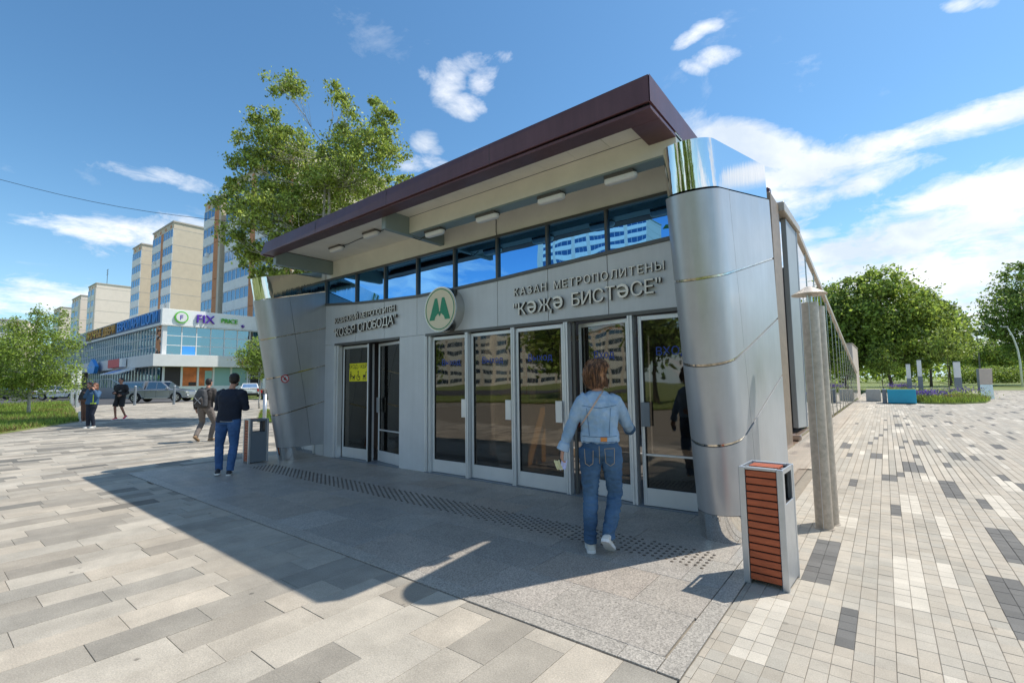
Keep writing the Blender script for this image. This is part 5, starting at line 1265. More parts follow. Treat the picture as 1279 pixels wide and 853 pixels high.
# ------------------------------------------------------------------ street furniture
def build_furniture():
    # turquoise planter and beige block
    p0=G(1106,503);p1=G(1142,503)
    t=thing('planter','long turquoise planter box with lavender on the paved square','planter')
    mb=MB();y0=34.7;y1=36.2;x0,x1=.02,1.28
    mb.box(x0,x1,y0,y1,.04,.80);obj('box',mb,M['turq'],t,bevel=.02);mb=MB();mb.box(x0-.24,x0-.03,y0+.2,y1-.1,.0,.82);obj('end_seat',mb,M['galvd'],t,bevel=.02);mb=MB();mb.box(x0+.05,x1-.05,y0+.05,y1-.05,.75,.83);obj('soil',mb,M['soil'],t);rebase(t,(.6,35.4,0))
    t=thing('stone_block','squat beige block seat left of the turquoise planter','seat')
    mb=MB();mb.box(-1.05,-.30,37.6,38.4,0,.72);obj('block',mb,M['concrete'],t,bevel=.03);mb=MB();mb.box(-1.02,-.33,37.63,38.37,.721,.76);obj('top',mb,M['tile'],t);rebase(t,(-.7,38,0))
    # light columns
    for (x,yb,yt,lb) in((1136,490,455,'shortest white topped light column, left of the three'),(1150,492,450,'light column with white top standing behind the lavender'),(1197,493,452,'light column with white top at the right behind the sapling')):
        dep=41 if x!=1197 else 38;p=depth_pt(x,dep);hz=476.5-.0139*(x-639.5);z=HC+(hz-yt)/f_*dep
        t=thing('light_column',lb,'lamp',(p[0],p[1],.0),0,'white topped light columns')
        w=.16 if x!=1197 else .22
        mb=MB();mb.box(-w,w,-w,w,0,z*.52);obj('column',mb,M['galvd'],t,bevel=.02);mb=MB();mb.box(-w*.92,w*.92,-w*.92,w*.92,z*.521,z);obj('light_head',mb,M['white'],t,bevel=.02)
        mb=MB();mb.box(-w,w,-w,w,z+.001,z+.05);obj('cap',mb,M['galvd'],t)
    # info stele
    dep=31;p=depth_pt(1231,dep)
    t=thing('info_stele','bent two tone information stele, beige above and mirror grey below','sign',(p[0],p[1],0),math.radians(25))
    mb=MB();mb.prism([(-.05,.95),(.12,.95),(-.02,1.98),(-.14,1.98)],'x',-.36,.36);obj('upper_panel',mb,M['beige'],t,bevel=.01);mb=MB();mb.prism([(-.12,0),(.06,0),(.118,.945),(-.048,.945)],'x',-.36,.36);obj('lower_panel',mb,M['steel'],t,bevel=.01);mb=MB();mb.box(-.385,-.362,-.10,.10,0,1.97);obj('edge_strip',mb,M['galvd'],t)
    # street lamps right
    dep=60;p=depth_pt(1277,dep);t=thing('street_lamp','curved white street lamp leaning over the path at the right edge','lamp',(p[0],p[1],0),math.radians(38))
    mb=MB();mb.tube([(0,0,0),(0,0,3.2),(-.15,0,4.8),(-.6,0,6.4),(-1.2,0,7.6)],[.12,.11,.1,.085,.06],10);obj('pole',mb,M['white'],t,smooth=True);mb=MB();mb.box(-1.9,-1.1,-.14,.14,7.55,7.68);obj('lamp_head',mb,M['galvd'],t,bevel=.03)
    dep=84;p=depth_pt(1226,dep);t=thing('street_lamp','dark double armed lamp post behind the information stele','lamp',(p[0],p[1],0),.6)
    mb=MB();mb.tube([(0,0,0),(0,0,9.8)],[.13,.08],8);obj('pole',mb,M['framed'],t);mb=MB();mb.tube([(-1.9,0,9.4),(0,0,7.9)],.05,6);obj('arm',mb,M['framed'],t)
    dep=150;p=depth_pt(1203,dep);t=thing('signal_mast','thin far mast with a cross arm beyond the park path','mast',(p[0],p[1],0),.5)
    mb=MB();mb.tube([(0,0,0),(0,0,13.5)],.15,6);obj('pole',mb,M['framed'],t);mb=MB();mb.box(-.5,.5,-.2,.2,8.5,10);obj('box',mb,M['framed'],t)
    # posts left
    for (x,dep,h,lb) in((98,32,2.5,'white square post at the end of the left lawn'),(91,35,2.4,'thinner white post just behind the white square post')):
        p=depth_pt(x,dep);t=thing('post',lb,'post',(p[0],p[1],.2))
        w=.10;mb=MB();mb.box(-w,w,-w,w,0,h*.62);obj('shaft',mb,M['galv'],t,bevel=.02);mb=MB();mb.box(-w*1.15,w*1.15,-w*1.15,w*1.15,h*.621,h);obj('head',mb,M['white'],t,bevel=.02)
    for (x,y,lb) in((168,506,'green grey bollard left, in front of the pickup rear wheel'),(217,505,'green grey bollard right, in front of the pickup door')):
        p=G(x,y);t=thing('bollard',lb,'bollard',tuple(p),0,'bollards along the car park')
        sc=1;r=.085;n=12;h=1.35;mb=MB();mb.loft([[(r*math.cos(2*math.pi*k/n),r*math.sin(2*math.pi*k/n),z) for k in range(n)] for z in(0,h)]);obj('shaft',mb,M['galvd'],t,smooth=False);mb=MB();mb.ball((0,0,h),(r*1.05,r*1.05,.05),12,6);obj('cap',mb,M['galv'],t,smooth=True)
    # lamp post beside the left pylon
    p=G(334,560);p=depth_pt(331.5,15.2)
    t=thing('lamp_post','slim galvanised lamp post behind the grey bin left of the pylon','lamp',(p[0],p[1],rise(p[0])))
    mb=MB();mb.tube([(0,0,0),(0,0,1.25)],.055,12);mb.tube([(0,0,1.25),(0,0,4.6)],.035,12);obj('pole',mb,M['galv'],t,smooth=True);mb=MB();mb.box(-.10,.10,-.05,.05,1.42,1.75);obj('service_box',mb,M['galv'],t,bevel=.01)
    mb=MB();mb.tube([(0,0,4.6),(0,0,4.72)],[.09,.02],10);obj('top',mb,M['galvd'],t)
    # overhead wires
    t=thing('overhead_wire','thin overhead wire crossing the sky on the left','cable')
    a=Vector(depth_pt(-60,60));a.z=30;b=Vector(depth_pt(330,62));b.z=23
    mb=MB();mb.tube([a.lerp(b,k/10)+Vector((0,0,-1.2*math.sin(math.pi*k/10))) for k in range(11)],.03,4);obj('wire',mb,M['wire'],t);rebase(t,tuple(a))
build_furniture()
# ------------------------------------------------------------------ vehicles
def wheel(parent,x,y,r,w,side):
    n=20;c=[(math.cos(2*math.pi*k/n),math.sin(2*math.pi*k/n)) for k in range(n)]
    mb=MB();ri=[[(x+q*a,y+o,r+q*b) for a,b in c] for q,o in((r*.62,-w/2),(r*.93,-w/2),(r,-w*.32),(r,w*.32),(r*.93,w/2),(r*.62,w/2))];mb.loft(ri)
    wh=obj('wheel',mb,M['tyre'],parent,smooth=False)
    mb=MB();yo=y+side*w*.42
    mb.loft([[(x+q*a,yo+o*side,r+q*b) for a,b in c] for q,o in((r*.64,0),(r*.64,.03),(r*.56,.03),(r*.56,0))],0,False)
    for k in range(6):
        a=2*math.pi*k/6;dx,dz=math.cos(a),math.sin(a);px,pz=-dz*.06*r,dx*.06*r
        mb.hexa([(x+dx*r*.1-px,yo,r+dz*r*.1-pz),(x+dx*r*.6-px*2,yo,r+dz*r*.6-pz*2),(x+dx*r*.6+px*2,yo,r+dz*r*.6+pz*2),(x+dx*r*.1+px,yo,r+dz*r*.1+pz)],[(x+dx*r*.1-px,yo+.03*side,r+dz*r*.1-pz),(x+dx*r*.6-px*2,yo+.03*side,r+dz*r*.6-pz*2),(x+dx*r*.6+px*2,yo+.03*side,r+dz*r*.6+pz*2),(x+dx*r*.1+px,yo+.03*side,r+dz*r*.1+pz)])
    obj('rim',mb,M['rim'],wh);return wh
def car(label,loc,rz,paint,kind='hatch',name='parked_car',sc=1,group=None):
    t=thing(name,label,'pickup truck' if kind=='pickup' else 'car',loc,rz,group,sc)
    if kind=='pickup':L,Wd,wb,r=5.2,1.82,3.05,.38;fx=L/2-.85
    else:L,Wd,wb,r=4.2,1.72,2.55,.31;fx=L/2-.82
    rx=fx-wb;hw=Wd/2;g=.30 if kind=='pickup' else .20
    def arch(cx,zb):return [(cx+ (r+.07)*math.cos(a),max(zb,r+(r+.07)*math.sin(a))) for a in [math.pi*k/8 for k in range(8,-1,-1)]]
    bl=.98 if kind=='pickup' else .88
    low=[(-L/2,g+.15)]+arch(rx,g)+arch(fx,g)+[(L/2-.05,g+.05),(L/2,g+.3),(L/2-.04,bl-.16),(L/2-.35,bl+.02),(fx-.35,bl+.10),(-L/2+.03,bl+.08)]
    mb=MB();n=len(low);
    rings=[]
    for yy,ins in((-hw,.03),(-hw+.0,0),(-hw+.10,-.0),(hw-.10,0),(hw,0)):
        pass
    def ringat(y,sh):return [(x*(1-sh*.02),y,z-(sh*.02 if z>bl-.2 else 0)) for x,z in low]
    rings=[ringat(-hw+.03,1),ringat(-hw,0),ringat(hw,0),ringat(hw-.03,1)]
    rings=[[(x,-hw+.06,z if z<bl-.05 else z) for x,z in low],[(x,-hw,min(z,bl-.03) ) for x,z in low],[(x,hw,min(z,bl-.03)) for x,z in low],[(x,hw-.06,z) for x,z in low]]
    mb.loft(rings);obj('body',mb,M[paint],t,bevel=.02,seg=2)
    # cabin
    if kind=='pickup':prof=[(fx-.42,bl+.06),(fx-1.15,1.66),(fx-1.35,1.72),(rx+.85,1.72),(rx+.70,bl+.06)]
    else:prof=[(fx-.35,bl+.06),(fx-1.15,1.40),(fx-1.5,1.46),(rx-.05,1.42),(rx-.62,bl+.06)]
    ti=.16
    def cab(inset,grow=0):
        return [[(x,-hw+.05+inset,z) if z<bl+.1 else (x,-hw+.05+ti+inset,z) for x,z in prof],[(x,hw-.05-inset,z) if z<bl+.1 else (x,hw-.05-ti-inset,z) for x,z in prof]]
    mb=MB();mb.loft(cab(0));obj('cabin',mb,M[paint],t,bevel=.03,seg=2)
    top=prof[2][1]
    def side_pane(xa,xb,xc,xd,z0,z1,s,nm='side_window'):
        def yy(z):k=(z-(bl+.06))/(top-bl-.06);return s*(hw-.05-ti*k+.006)
        mb=MB();v=[(xa,yy(z0),z0),(xb,yy(z0),z0),(xc,yy(z1),z1),(xd,yy(z1),z1)];v2=[(x,y-s*.02,z) for x,y,z in v];mb.add(v+v2,[(0,1,2,3) if s<0 else (3,2,1,0),(7,6,5,4) if s<0 else (4,5,6,7),(0,4,5,1),(1,5,6,2),(2,6,7,3),(3,7,4,0)]);obj(nm,mb,M['carglass'],t)
    for s in(-1,1):
        z0,z1=bl+.12,top-.10
        if kind=='pickup':
            side_pane(fx-.62,fx-1.48,fx-1.48,fx-1.22,z0,z1,s);side_pane(fx-1.54,rx+.82,rx+.92,fx-1.54,z0,z1,s)
        else:
            side_pane(fx-.6,fx-1.45,fx-1.45,fx-1.2,z0,z1,s);side_pane(fx-1.52,rx-.35,rx-.05,fx-1.52,z0,z1,s)
        mb=MB();mb.box(fx-.75,fx-.6,s*(hw+.02)-.08,s*(hw+.02)+.08,bl+.08,bl+.22);obj('mirror',mb,M[paint],t,bevel=.02)
        for xx in ((fx-1.40,rx+.95) if kind=='pickup' else (fx-1.4,rx+.35)):
            mb=MB();mb.box(xx,xx+.16,s*(hw+.012)-.012,s*(hw+.012)+.012,bl-.10,bl-.07);obj('door_handle',mb,M['rim'],t)
        mb=MB()
        for xx in ((fx-.45,fx-1.5,rx+.74) if kind=='pickup' else (fx-.42,fx-1.48,rx+.2)):mb.box(xx-.006,xx+.006,s*(hw+.001)-.004,s*(hw+.001)+.004,g+.12,bl-.02)
        obj('door_seam',mb,M['seam'],t)
    # windscreen and rear window
    x0,z0=prof[0];x1,z1=prof[1];mb=MB();k=.12
    A=Vector((x0,0,z0)).lerp(Vector((x1,0,z1)),.10);B=Vector((x0,0,z0)).lerp(Vector((x1,0,z1)),.94);nrm=Vector((z1-z0,0,x0-x1)).normalized()*.008
    if nrm.x<0:nrm=-nrm
    a=hw-.05-ti*.1-.10;b=hw-.05-ti-.06
    v=[(A.x+nrm.x,-a,A.z+nrm.z),(A.x+nrm.x,a,A.z+nrm.z),(B.x+nrm.x,b,B.z+nrm.z),(B.x+nrm.x,-b,B.z+nrm.z)];v2=[(p[0]-.02,p[1],p[2]-.01) for p in v]
    mb.add(v+v2,[(0,1,2,3),(7,6,5,4),(0,4,5,1),(1,5,6,2),(2,6,7,3),(3,7,4,0)]);obj('windscreen',mb,M['carglass'],t)
    if kind!='pickup':
        x0,z0=prof[-1];x1,z1=prof[-2];A=Vector((x0,0,z0)).lerp(Vector((x1,0,z1)),.15);B=Vector((x0,0,z0)).lerp(Vector((x1,0,z1)),.92)
        v=[(A.x-.012,-a,A.z),(A.x-.012,a,A.z),(B.x-.012,b,B.z+.008),(B.x-.012,-b,B.z+.008)];v2=[(p[0]+.02,p[1],p[2]-.01) for p in v]
        mb=MB();mb.add(v+v2,[(0,1,2,3),(7,6,5,4),(0,4,5,1),(1,5,6,2),(2,6,7,3),(3,7,4,0)]);obj('rear_window',mb,M['carglass'],t)
        mb=MB();mb.box(-L/2-.015,-L/2+.02,-.26,.26,.62,.74);obj('number_plate',mb,M['white'],t)
    else:
        # hard top over the load bed
        mb=MB();pr=[(rx+.62,bl+.09),(rx+.62,1.74),(-L/2+.30,1.72),(-L/2+.06,bl+.09)]
        mb.loft([[(x,-hw+.05+(.12 if z>1.2 else 0),z) for x,z in pr],[(x,hw-.05-(.12 if z>1.2 else 0),z) for x,z in pr]]);obj('hard_top',mb,M['white'] if False else M[paint],t,bevel=.03,seg=2)
        for s in(-1,1):
            z0,z1=bl+.22,1.60
            def yy(z):return s*(hw-.05-.12*(z-bl-.09)/(1.73-bl-.09)+.006)
            v=[(rx+.5,yy(z0),z0),(-L/2+.35,yy(z0),z0),(-L/2+.45,yy(z1),z1),(rx+.5,yy(z1),z1)];v2=[(x,y-s*.02,z) for x,y,z in v]
            mb=MB();mb.add(v+v2,[(0,1,2,3),(7,6,5,4),(0,4,5,1),(1,5,6,2),(2,6,7,3),(3,7,4,0)]);obj('side_window',mb,M['carglass'],t)
            mb=MB();mb.box(rx+.75,fx-.55,s*(hw+.04)-.06,s*(hw+.04)+.06,g+.02,g+.08);obj('side_step',mb,M['rim'],t)
    for s in(-1,1):
        mb=MB();mb.box(L/2-.18,L/2-.01,s*(hw-.22)-.19,s*(hw-.22)+.19,bl-.30,bl-.12);obj('headlight',mb,M['rim'],t,bevel=.02)
        mb=MB();mb.box(-L/2-.01,-L/2+.12,s*(hw-.10)-.09,s*(hw-.10)+.095,bl-.28,bl-.02);obj('tail_light',mb,M['redlamp'],t,bevel=.01)
        wheel(t,fx,s*(hw-.10),r,.22,s);wheel(t,rx,s*(hw-.10),r,.22,s)
    mb=MB();mb.box(L/2-.08,L/2+.05,-hw+.1,hw-.1,g+.02,g+.28);obj('front_bumper',mb,M['plastic' if kind!='pickup' else paint],t,bevel=.03);mb=MB();mb.box(-L/2-.06,-L/2+.05,-hw+.1,hw-.1,g+.08,g+.28);obj('rear_bumper',mb,M['plastic'],t,bevel=.03)
    mb=MB();mb.box(rx-.6,fx+.5,-hw+.2,hw-.2,g-.02,g+.4);obj('underbody',mb,M['plastic'],t)
    return t
def build_cars():
    p=G(198,502)
    rgt=math.atan2(MC[1][0],MC[0][0])
    car('silver grey double cab pickup with hard top parked behind the two bollards',tuple(p),rgt+math.radians(8),'carsilver','pickup','parked_pickup')
    p=G(312,496);car('white hatchback with its rear to us, right of the man in the navy sweatshirt',tuple(p),rgt+math.radians(118),'carwhite','hatch')
    p=G(344,498);car('dark car half hidden behind the lamp post by the left pylon',tuple(p),rgt+math.radians(105),'cardark','hatch')
    p=depth_pt(80,48);car('white car parked behind the white post at the left lawn',(p[0],p[1],rise(p[0])),rgt+math.radians(10),'carwhite','hatch')
    p=depth_pt(20,52);car('dark car parked beyond the left lawn behind the young birch',(p[0],p[1],rise(p[0])),rgt+math.radians(15),'cardark','hatch')
    p=depth_pt(63,56);car('red car parked far behind the left lawn',(p[0],p[1],rise(p[0])),rgt+math.radians(12),'carred','hatch')
build_cars()
# ------------------------------------------------------------------ people
from mathutils.bvhtree import BVHTree
ER=Vector((MC[0][0],MC[1][0],0)).normalized();ED=Vector((-ER.y,ER.x,0))
def blend(mb,vox,smooth=6,fold=0,fscale=9,fstretch=(1,1,1),seed=0):
    """melt overlapping closed shapes into one continuous surface"""
    me=mb.mesh('tmp',[]);o=bpy.data.objects.new('tmp',me);COL.objects.link(o)
    r=o.modifiers.new('r','REMESH');r.mode='VOXEL';r.voxel_size=vox;r.use_smooth_shade=True
    s=o.modifiers.new('s','SMOOTH');s.iterations=smooth;s.factor=.5
    dg=bpy.context.evaluated_depsgraph_get();out=bpy.data.meshes.new_from_object(o.evaluated_get(dg));bpy.data.objects.remove(o);bpy.data.meshes.remove(me)
    if fold:
        n=len(out.vertices);co=np.empty(n*3);out.vertices.foreach_get('co',co);co=co.reshape(-1,3);no=np.empty(n*3);out.vertex_normals.foreach_get('vector',no);no=no.reshape(-1,3)
        d=np.empty(n)
        for i in range(n):
            p=co[i];q=Vector((p[0]*fscale*fstretch[0]+seed,p[1]*fscale*fstretch[1],p[2]*fscale*fstretch[2]))
            w=mnoise.noise(q);d[i]=(1-abs(w)*2.2)*.6+mnoise.noise(q*2.3)*.5
        co+=no*(d*fold)[:,None];out.vertices.foreach_set('co',co.ravel())
    out.polygons.foreach_set('use_smooth',[True]*len(out.polygons));out.update();return out
def V3(r,d,z):return ER*r+ED*d+Vector((0,0,z))
def ring_t(mb,rows,side,fwd,n=22,p=2.5):
    ri=[]
    for (c,w,dp) in rows:
        rr=[]
        for k in range(n):
            a=2*math.pi*k/n;ca,sa=math.cos(a),math.sin(a);x=math.copysign(abs(ca)**(2/p),ca)*w;y=math.copysign(abs(sa)**(2/p),sa)*dp;rr.append(c+side*x+fwd*y)
        ri.append(rr)
    mb.loft(ri)
def head_shape(mb,c,h,fwd,side,s=1):
    up=Vector((0,0,1))
    def e(off,r):
        q=c+side*off[0]*s+fwd*off[1]*s+up*off[2]*s
        n=14;m=10;ri=[]
        for j in range(m+1):
            th=math.pi*(j+.02)/(m+.04);ri.append([q+side*(r[0]*s*math.sin(th)*math.cos(2*math.pi*k/n))+fwd*(r[1]*s*math.sin(th)*math.sin(2*math.pi*k/n))-up*(r[2]*s*math.cos(th)) for k in range(n)])
        mb.loft(ri)
    e((0,-.012,.022),(.074,.092,.088));e((0,.022,-.045),(.056,.060,.065));e((0,.062,-.085),(.026,.026,.022));e((0,.092,-.018),(.011,.018,.022));e((0,.080,.012),(.010,.014,.028))
    e((0,.080,-.052),(.024,.012,.008))
    for sg in(-1,1):e((sg*.076,-.008,-.012),(.010,.020,.030));e((sg*.030,.070,.020),(.018,.012,.007))
def hand_shape(mb,w,dirv,palmn,thumb,curl=.35,s=1.0,spread=.1):
    """palm with four jointed fingers and a thumb on its side; w wrist point, dirv pointing along the hand, palmn out of the palm, thumb side vector"""
    d=dirv.normalized();pn=(palmn-palmn.dot(d)*d).normalized();tv=d.cross(pn)
    if tv.dot(thumb)<0:tv=-tv
    def box(c,a,b,cc):
        ri=[]
        for t,wd in((-.5,.80),(-.2,1.0),(.2,1.05),(.5,1.0)):
            ri.append([c+d*(t*a)+tv*(math.cos(q)*b*.5*wd)+pn*(math.sin(q)*cc*.5) for q in [2*math.pi*k/12 for k in range(12)]])
        mb.loft(ri)
    box(w+d*.048*s,.095*s,.078*s,.030*s)
    mb.tube([w-d*.05*s,w+d*.015*s],[.026*s,.027*s],12)
    for i,(off,L) in enumerate(((.030,.070),(.010,.078),(-.010,.072),(-.029,.057))):
        p=w+d*.088*s+tv*off*s;a=0;pts=[p-d*.015*s];rad=[.0098*s]
        dirc=(d+tv*(off*spread*20)*.3).normalized()
        for f,fr in enumerate((.42,.32,.26)):
            a+=curl*(.7+.25*f)+.05*i;v=(dirc*math.cos(a)+pn*math.sin(a));p=p+v*L*fr*s;pts.append(p);rad.append((.0088-.001*f)*s)
        mb.tube(pts,rad,8)
    p=w+d*.028*s+tv*.030*s;v=(d*.62+tv*.70+pn*.25).normalized();pts=[p-v*.012*s,p+v*.028*s,p+v*.045*s+(d*.8+pn*.5).normalized()*.014*s,p+v*.055*s+(d*.9+pn*.6).normalized()*.032*s];mb.tube(pts,[.013*s,.0115*s,.0105*s,.008*s],8)
def foot_shape(mb,ank,heel_z,toe,heel,w=.048,sole=True,h=.075):
    """shoe from heel point to toe point"""
    d=(toe-heel);L=d.length;d.normalize();up=Vector((0,0,1));s=d.cross(up)
    if s.length<.2:s=ER.copy()
    s.normalize();u=s.cross(d)
    if u.z<0:u=-u
    ri=[]
    for t,ww,hh in((0,.62,.62),(.06,.80,.80),(.22,.86,.95),(.42,.86,.80),(.62,1.02,.62),(.82,.98,.50),(.95,.70,.38),(1.0,.4,.26)):
        c=heel+d*L*t;rr=[]
        for k in range(14):
            a=2*math.pi*k/14;x=math.cos(a)*w*ww;y=math.sin(a);y=(y*h*hh*.5+h*hh*.5);rr.append(c+s*x+u*y)
        ri.append(rr)
    mb.loft(ri)
    mb.tube([heel+d*L*.2+u*h*.5,ank],[.042,.040],10)
def sole_shape(mb,toe,heel,w=.050,t=.022):
    d=(toe-heel);L=d.length;d.normalize();s=d.cross(Vector((0,0,1)));s.normalize();u=s.cross(d)
    if u.z<0:u=-u
    out=[]
    for tt,ww in((-.02,.35),(.02,.72),(.2,.84),(.42,.80),(.62,1.0),(.82,.98),(.96,.68),(1.02,.3)):out.append((tt,ww))
    poly=[(t_,ww) for t_,ww in out]+[(t_,-ww) for t_,ww in out[::-1]]
    lo=[heel+d*L*a+s*w*b-u*.002 for a,b in poly];hi=[heel+d*L*a+s*w*b+u*t for a,b in poly];n=len(lo)
    mb.add(lo+hi,[tuple(range(n))[::-1],tuple(range(n,2*n))]+[(i,(i+1)%n,n+(i+1)%n,n+i) for i in range(n)])
def hair_strands(parent,c,fwd,side,material,s=1,n=420,length=.2,back=True,name='hair',cut=-.13,vol=1.12):
    up=Vector((0,0,1));mb=MB()
    for _ in range(n):
        th=R.uniform(0,2*math.pi);ph=R.uniform(0,1.15)
        dv=side*math.sin(ph)*math.cos(th)+fwd*math.sin(ph)*math.sin(th)+up*math.cos(ph)
        if dv.dot(fwd)>.55 and dv.z<.75:continue
        pts=[];hz=(side*dv.dot(side)+fwd*(dv.dot(fwd)-.25))
        hz=hz.normalized() if hz.length>.01 else -fwd
        L=length*R.uniform(.7,1.1);k=7;wob=R.uniform(-.35,.35);tv=hz.cross(up)
        if hz.dot(fwd)>.5:L*=.55
        for i in range(k):
            t=i/(k-1);a=ph+(1.62-ph)*min(1,t*1.35)
            drop=max(0,t-.55)/.45
            q=c+fwd*(-.012*s)+up*.02*s+hz*math.sin(a)*.092*s*vol*(1.0+.10*math.sin(t*5+wob*9))+up*(math.cos(a)*.104*s*vol)-up*drop*L*.62+tv*wob*.03*t+hz*(-.018*drop+.02*math.sin(7*t+th))
            pts.append(q)
        w=R.uniform(.004,.009)*s;vs=[]
        for i,q in enumerate(pts):
            ww=w*(1-.7*i/(k-1));vs+=[q-tv*ww,q+tv*ww,q+hz*ww*.6]
        fs=[]
        for i in range(k-1):
            for a_,b_ in((0,2),(2,1),(1,0)):fs.append((3*i+a_,3*i+b_,3*i+3+b_,3*i+3+a_))
        mb.add(vs,fs)
    return mb
def person(label,base,J,facing,cloth,s=1.0,vox=.009,seed=0,handpose=None,hair=None,skin='skin',name='person'):
    """J: joints in (right, away, up) metres seen from the viewer; facing in degrees, 90 is straight away from the viewer"""
    base=Vector(base)
    t=thing(name,label,'person',tuple(base))
    K={k:V3(*v)*s for k,v in J.items() if isinstance(v,tuple)}
    a=math.radians(facing);fwd=ER*math.cos(a)+ED*math.sin(a);side=ER*math.sin(a)-ED*math.cos(a)   # side = the person's right
    up=Vector((0,0,1))
    # body: one continuous surface under the clothes
    mb=MB();head_shape(mb,K['head'],1,J.get('look',fwd) if isinstance(J.get('look',None),Vector) else fwd,side,s)
    mb.tube([K['neck']-up*.06*s,K['neck']+up*.02*s,K['head']-up*.05*s-fwd*.012*s],[.062*s,.050*s,.048*s],12)
    ring_t(mb,[(K['pelvis']-up*.08*s,.14*s,.10*s),(K['pelvis']+up*.04*s,.145*s,.10*s),(K['chest']-up*.12*s,.13*s,.09*s),(K['chest']+up*.06*s,.155*s,.10*s),(K['neck']-up*.05*s,.10*s,.07*s)],side,fwd)
    for q in('L','R'):
        mb.tube([K['sh'+q],K['el'+q],K['wr'+q]],[.042*s,.034*s,.024*s],10)
        mb.tube([K['hip'+q],K['kn'+q],K['an'+q]],[.075*s,.052*s,.036*s],10)
        hd=K['hd'+q]-K['wr'+q];hd=hd if hd.length>1e-4 else up*-1
        pn=K.get('pn'+q,side*(1 if q=='L' else -1)+fwd*.2)
        th=fwd+up*.3
        hand_shape(mb,K['wr'+q],hd,pn,th,J.get('curl',.4),s*.98)
        # bare feet shape stays inside the shoe
        mb.tube([K['an'+q],K['hl'+q].lerp(K['to'+q],.45)+up*.035*s],[.034*s,.028*s],8)
    body=blend(mb,vox*.75,4);body.materials.append(M[skin]);link('body',body,t)
    # trousers
    legs=cloth['legs'];mb=MB();g=legs.get('g',1.0)
    ring_t(mb,[(K['pelvis']-up*.10*s,.165*s*g,.115*s*g),(K['pelvis']-up*.0*s,.172*s*g,.122*s*g),(K['pelvis']+up*.10*s,.155*s,.108*s)],side,fwd)
    short=legs.get('short')
    for q in('L','R'):
        h,k,n_=K['hip'+q],K['kn'+q],K['an'+q]
        if short:
            e=h.lerp(k,.92);mb.tube([h-up*.02*s,h.lerp(k,.5),e],[.100*s,.098*s,.098*s],14)
        else:
            mid=h.lerp(k,.5)-fwd*.012*s;calf=k.lerp(n_,.35)-fwd*.015*s
            mb.tube([h+up*.03*s,h-up*.05*s,mid,k,calf,n_+up*.03*s,n_-up*.02*s],[.10*s*g,.105*s*g,.086*s*g,.066*s*g,.066*s*g,.055*s*g,.057*s*g],16)
    me=blend(mb,vox,5,legs.get('fold',.007)*s,11,(1,1,1.7),seed);me.materials.append(M[legs['m']]);trous=link('shorts' if short else 'trousers',me,t)
    # top
    top=cloth['top'];mb=MB();g=top.get('g',1.0);hem=top.get('hem',.0)
    c=K['chest'];p_=K['pelvis'];nk=K['neck']
    lean=(nk-p_)
    ring_t(mb,[(p_+up*hem*s,.172*s*g,.125*s*g),(p_+up*(hem+.06)*s,.170*s*g,.124*s*g),(p_.lerp(c,.55),.158*s*g,.118*s*g),(c,.178*s*g,.128*s*g),(c+up*.10*s,.180*s*g,.120*s*g),(nk-up*.045*s,.135*s*g,.088*s*g),(nk-up*.005*s,.072*s,.064*s)],side,fwd,26,2.3)
    for q in('L','R'):
        sh,el,wr=K['sh'+q],K['el'+q],K['wr'+q]
        sw=top.get('sl',1.0)
        mb.tube([sh.lerp(nk,.35)+up*.005*s,sh,sh.lerp(el,.5),el,el.lerp(wr,.5),wr.lerp(el,.05)],[.060*s,.070*s*sw,.062*s*sw,.054*s*sw,.050*s*sw,.046*s*sw],16)
    me=blend(mb,vox,5,top.get('fold',.006)*s,12,(1,1,.9),seed+7);me.materials.append(M[top['m']]);jacket=link(top.get('name','jacket'),me,t)
    for q in('L','R'):
        mb=MB();foot_shape(mb,K['an'+q]+up*.01*s,0,K['to'+q],K['hl'+q],.046*s,h=.085*s);me=blend(mb,vox*.8,3);me.materials.append(M[cloth['shoe']]);sh_=link('shoe',me,t)
        mb=MB();sole_shape(mb,K['to'+q],K['hl'+q],.050*s,.024*s);obj('sole',mb,M[cloth.get('sole','white')],sh_,smooth=False)
    if hair:
        mb=MB();hc=K['head'];L=hair.get('len',0);v=hair.get('vol',1.0)
        def e(off,r):
            q=hc+side*off[0]*s+fwd*off[1]*s+up*off[2]*s;n=16;m=12;ri=[]
            for j in range(m+1):
                th=math.pi*(j+.02)/(m+.04);ri.append([q+side*(r[0]*s*math.sin(th)*math.cos(2*math.pi*k/n))+fwd*(r[1]*s*math.sin(th)*math.sin(2*math.pi*k/n))-up*(r[2]*s*math.cos(th)) for k in range(n)])
            mb.loft(ri)
        e((0,-.026,.040),(.084*v,.092*v,.086*v));e((0,-.045,.0),(.080*v,.070*v,.080*v))
        if L:
            e((0,-.045,-.06),(.082*v,.066*v,.085));e((-.035,-.03,-.10),(.052,.055,.06));e((.035,-.03,-.10),(.052,.055,.06))
        me=blend(mb,vox*.8,4,.006*s,22,(1,1,.6),seed+3);me.materials.append(M[hair['m']]);ho=link('hair',me,t)
        if hair.get('strands'):
            st=hair_strands(t,hc,fwd,side,None,s,hair['strands'],hair.get('sl',.25),vol=v*1.06);obj('strands',st,M[hair['m']],ho,smooth=True)
        if hair.get('beard'):
            mb=MB();e((0,.045,-.075),(.055,.050,.045));me=blend(mb,vox*.8,3,.003,30);me.materials.append(M[hair['m']]);link('beard',me,t)
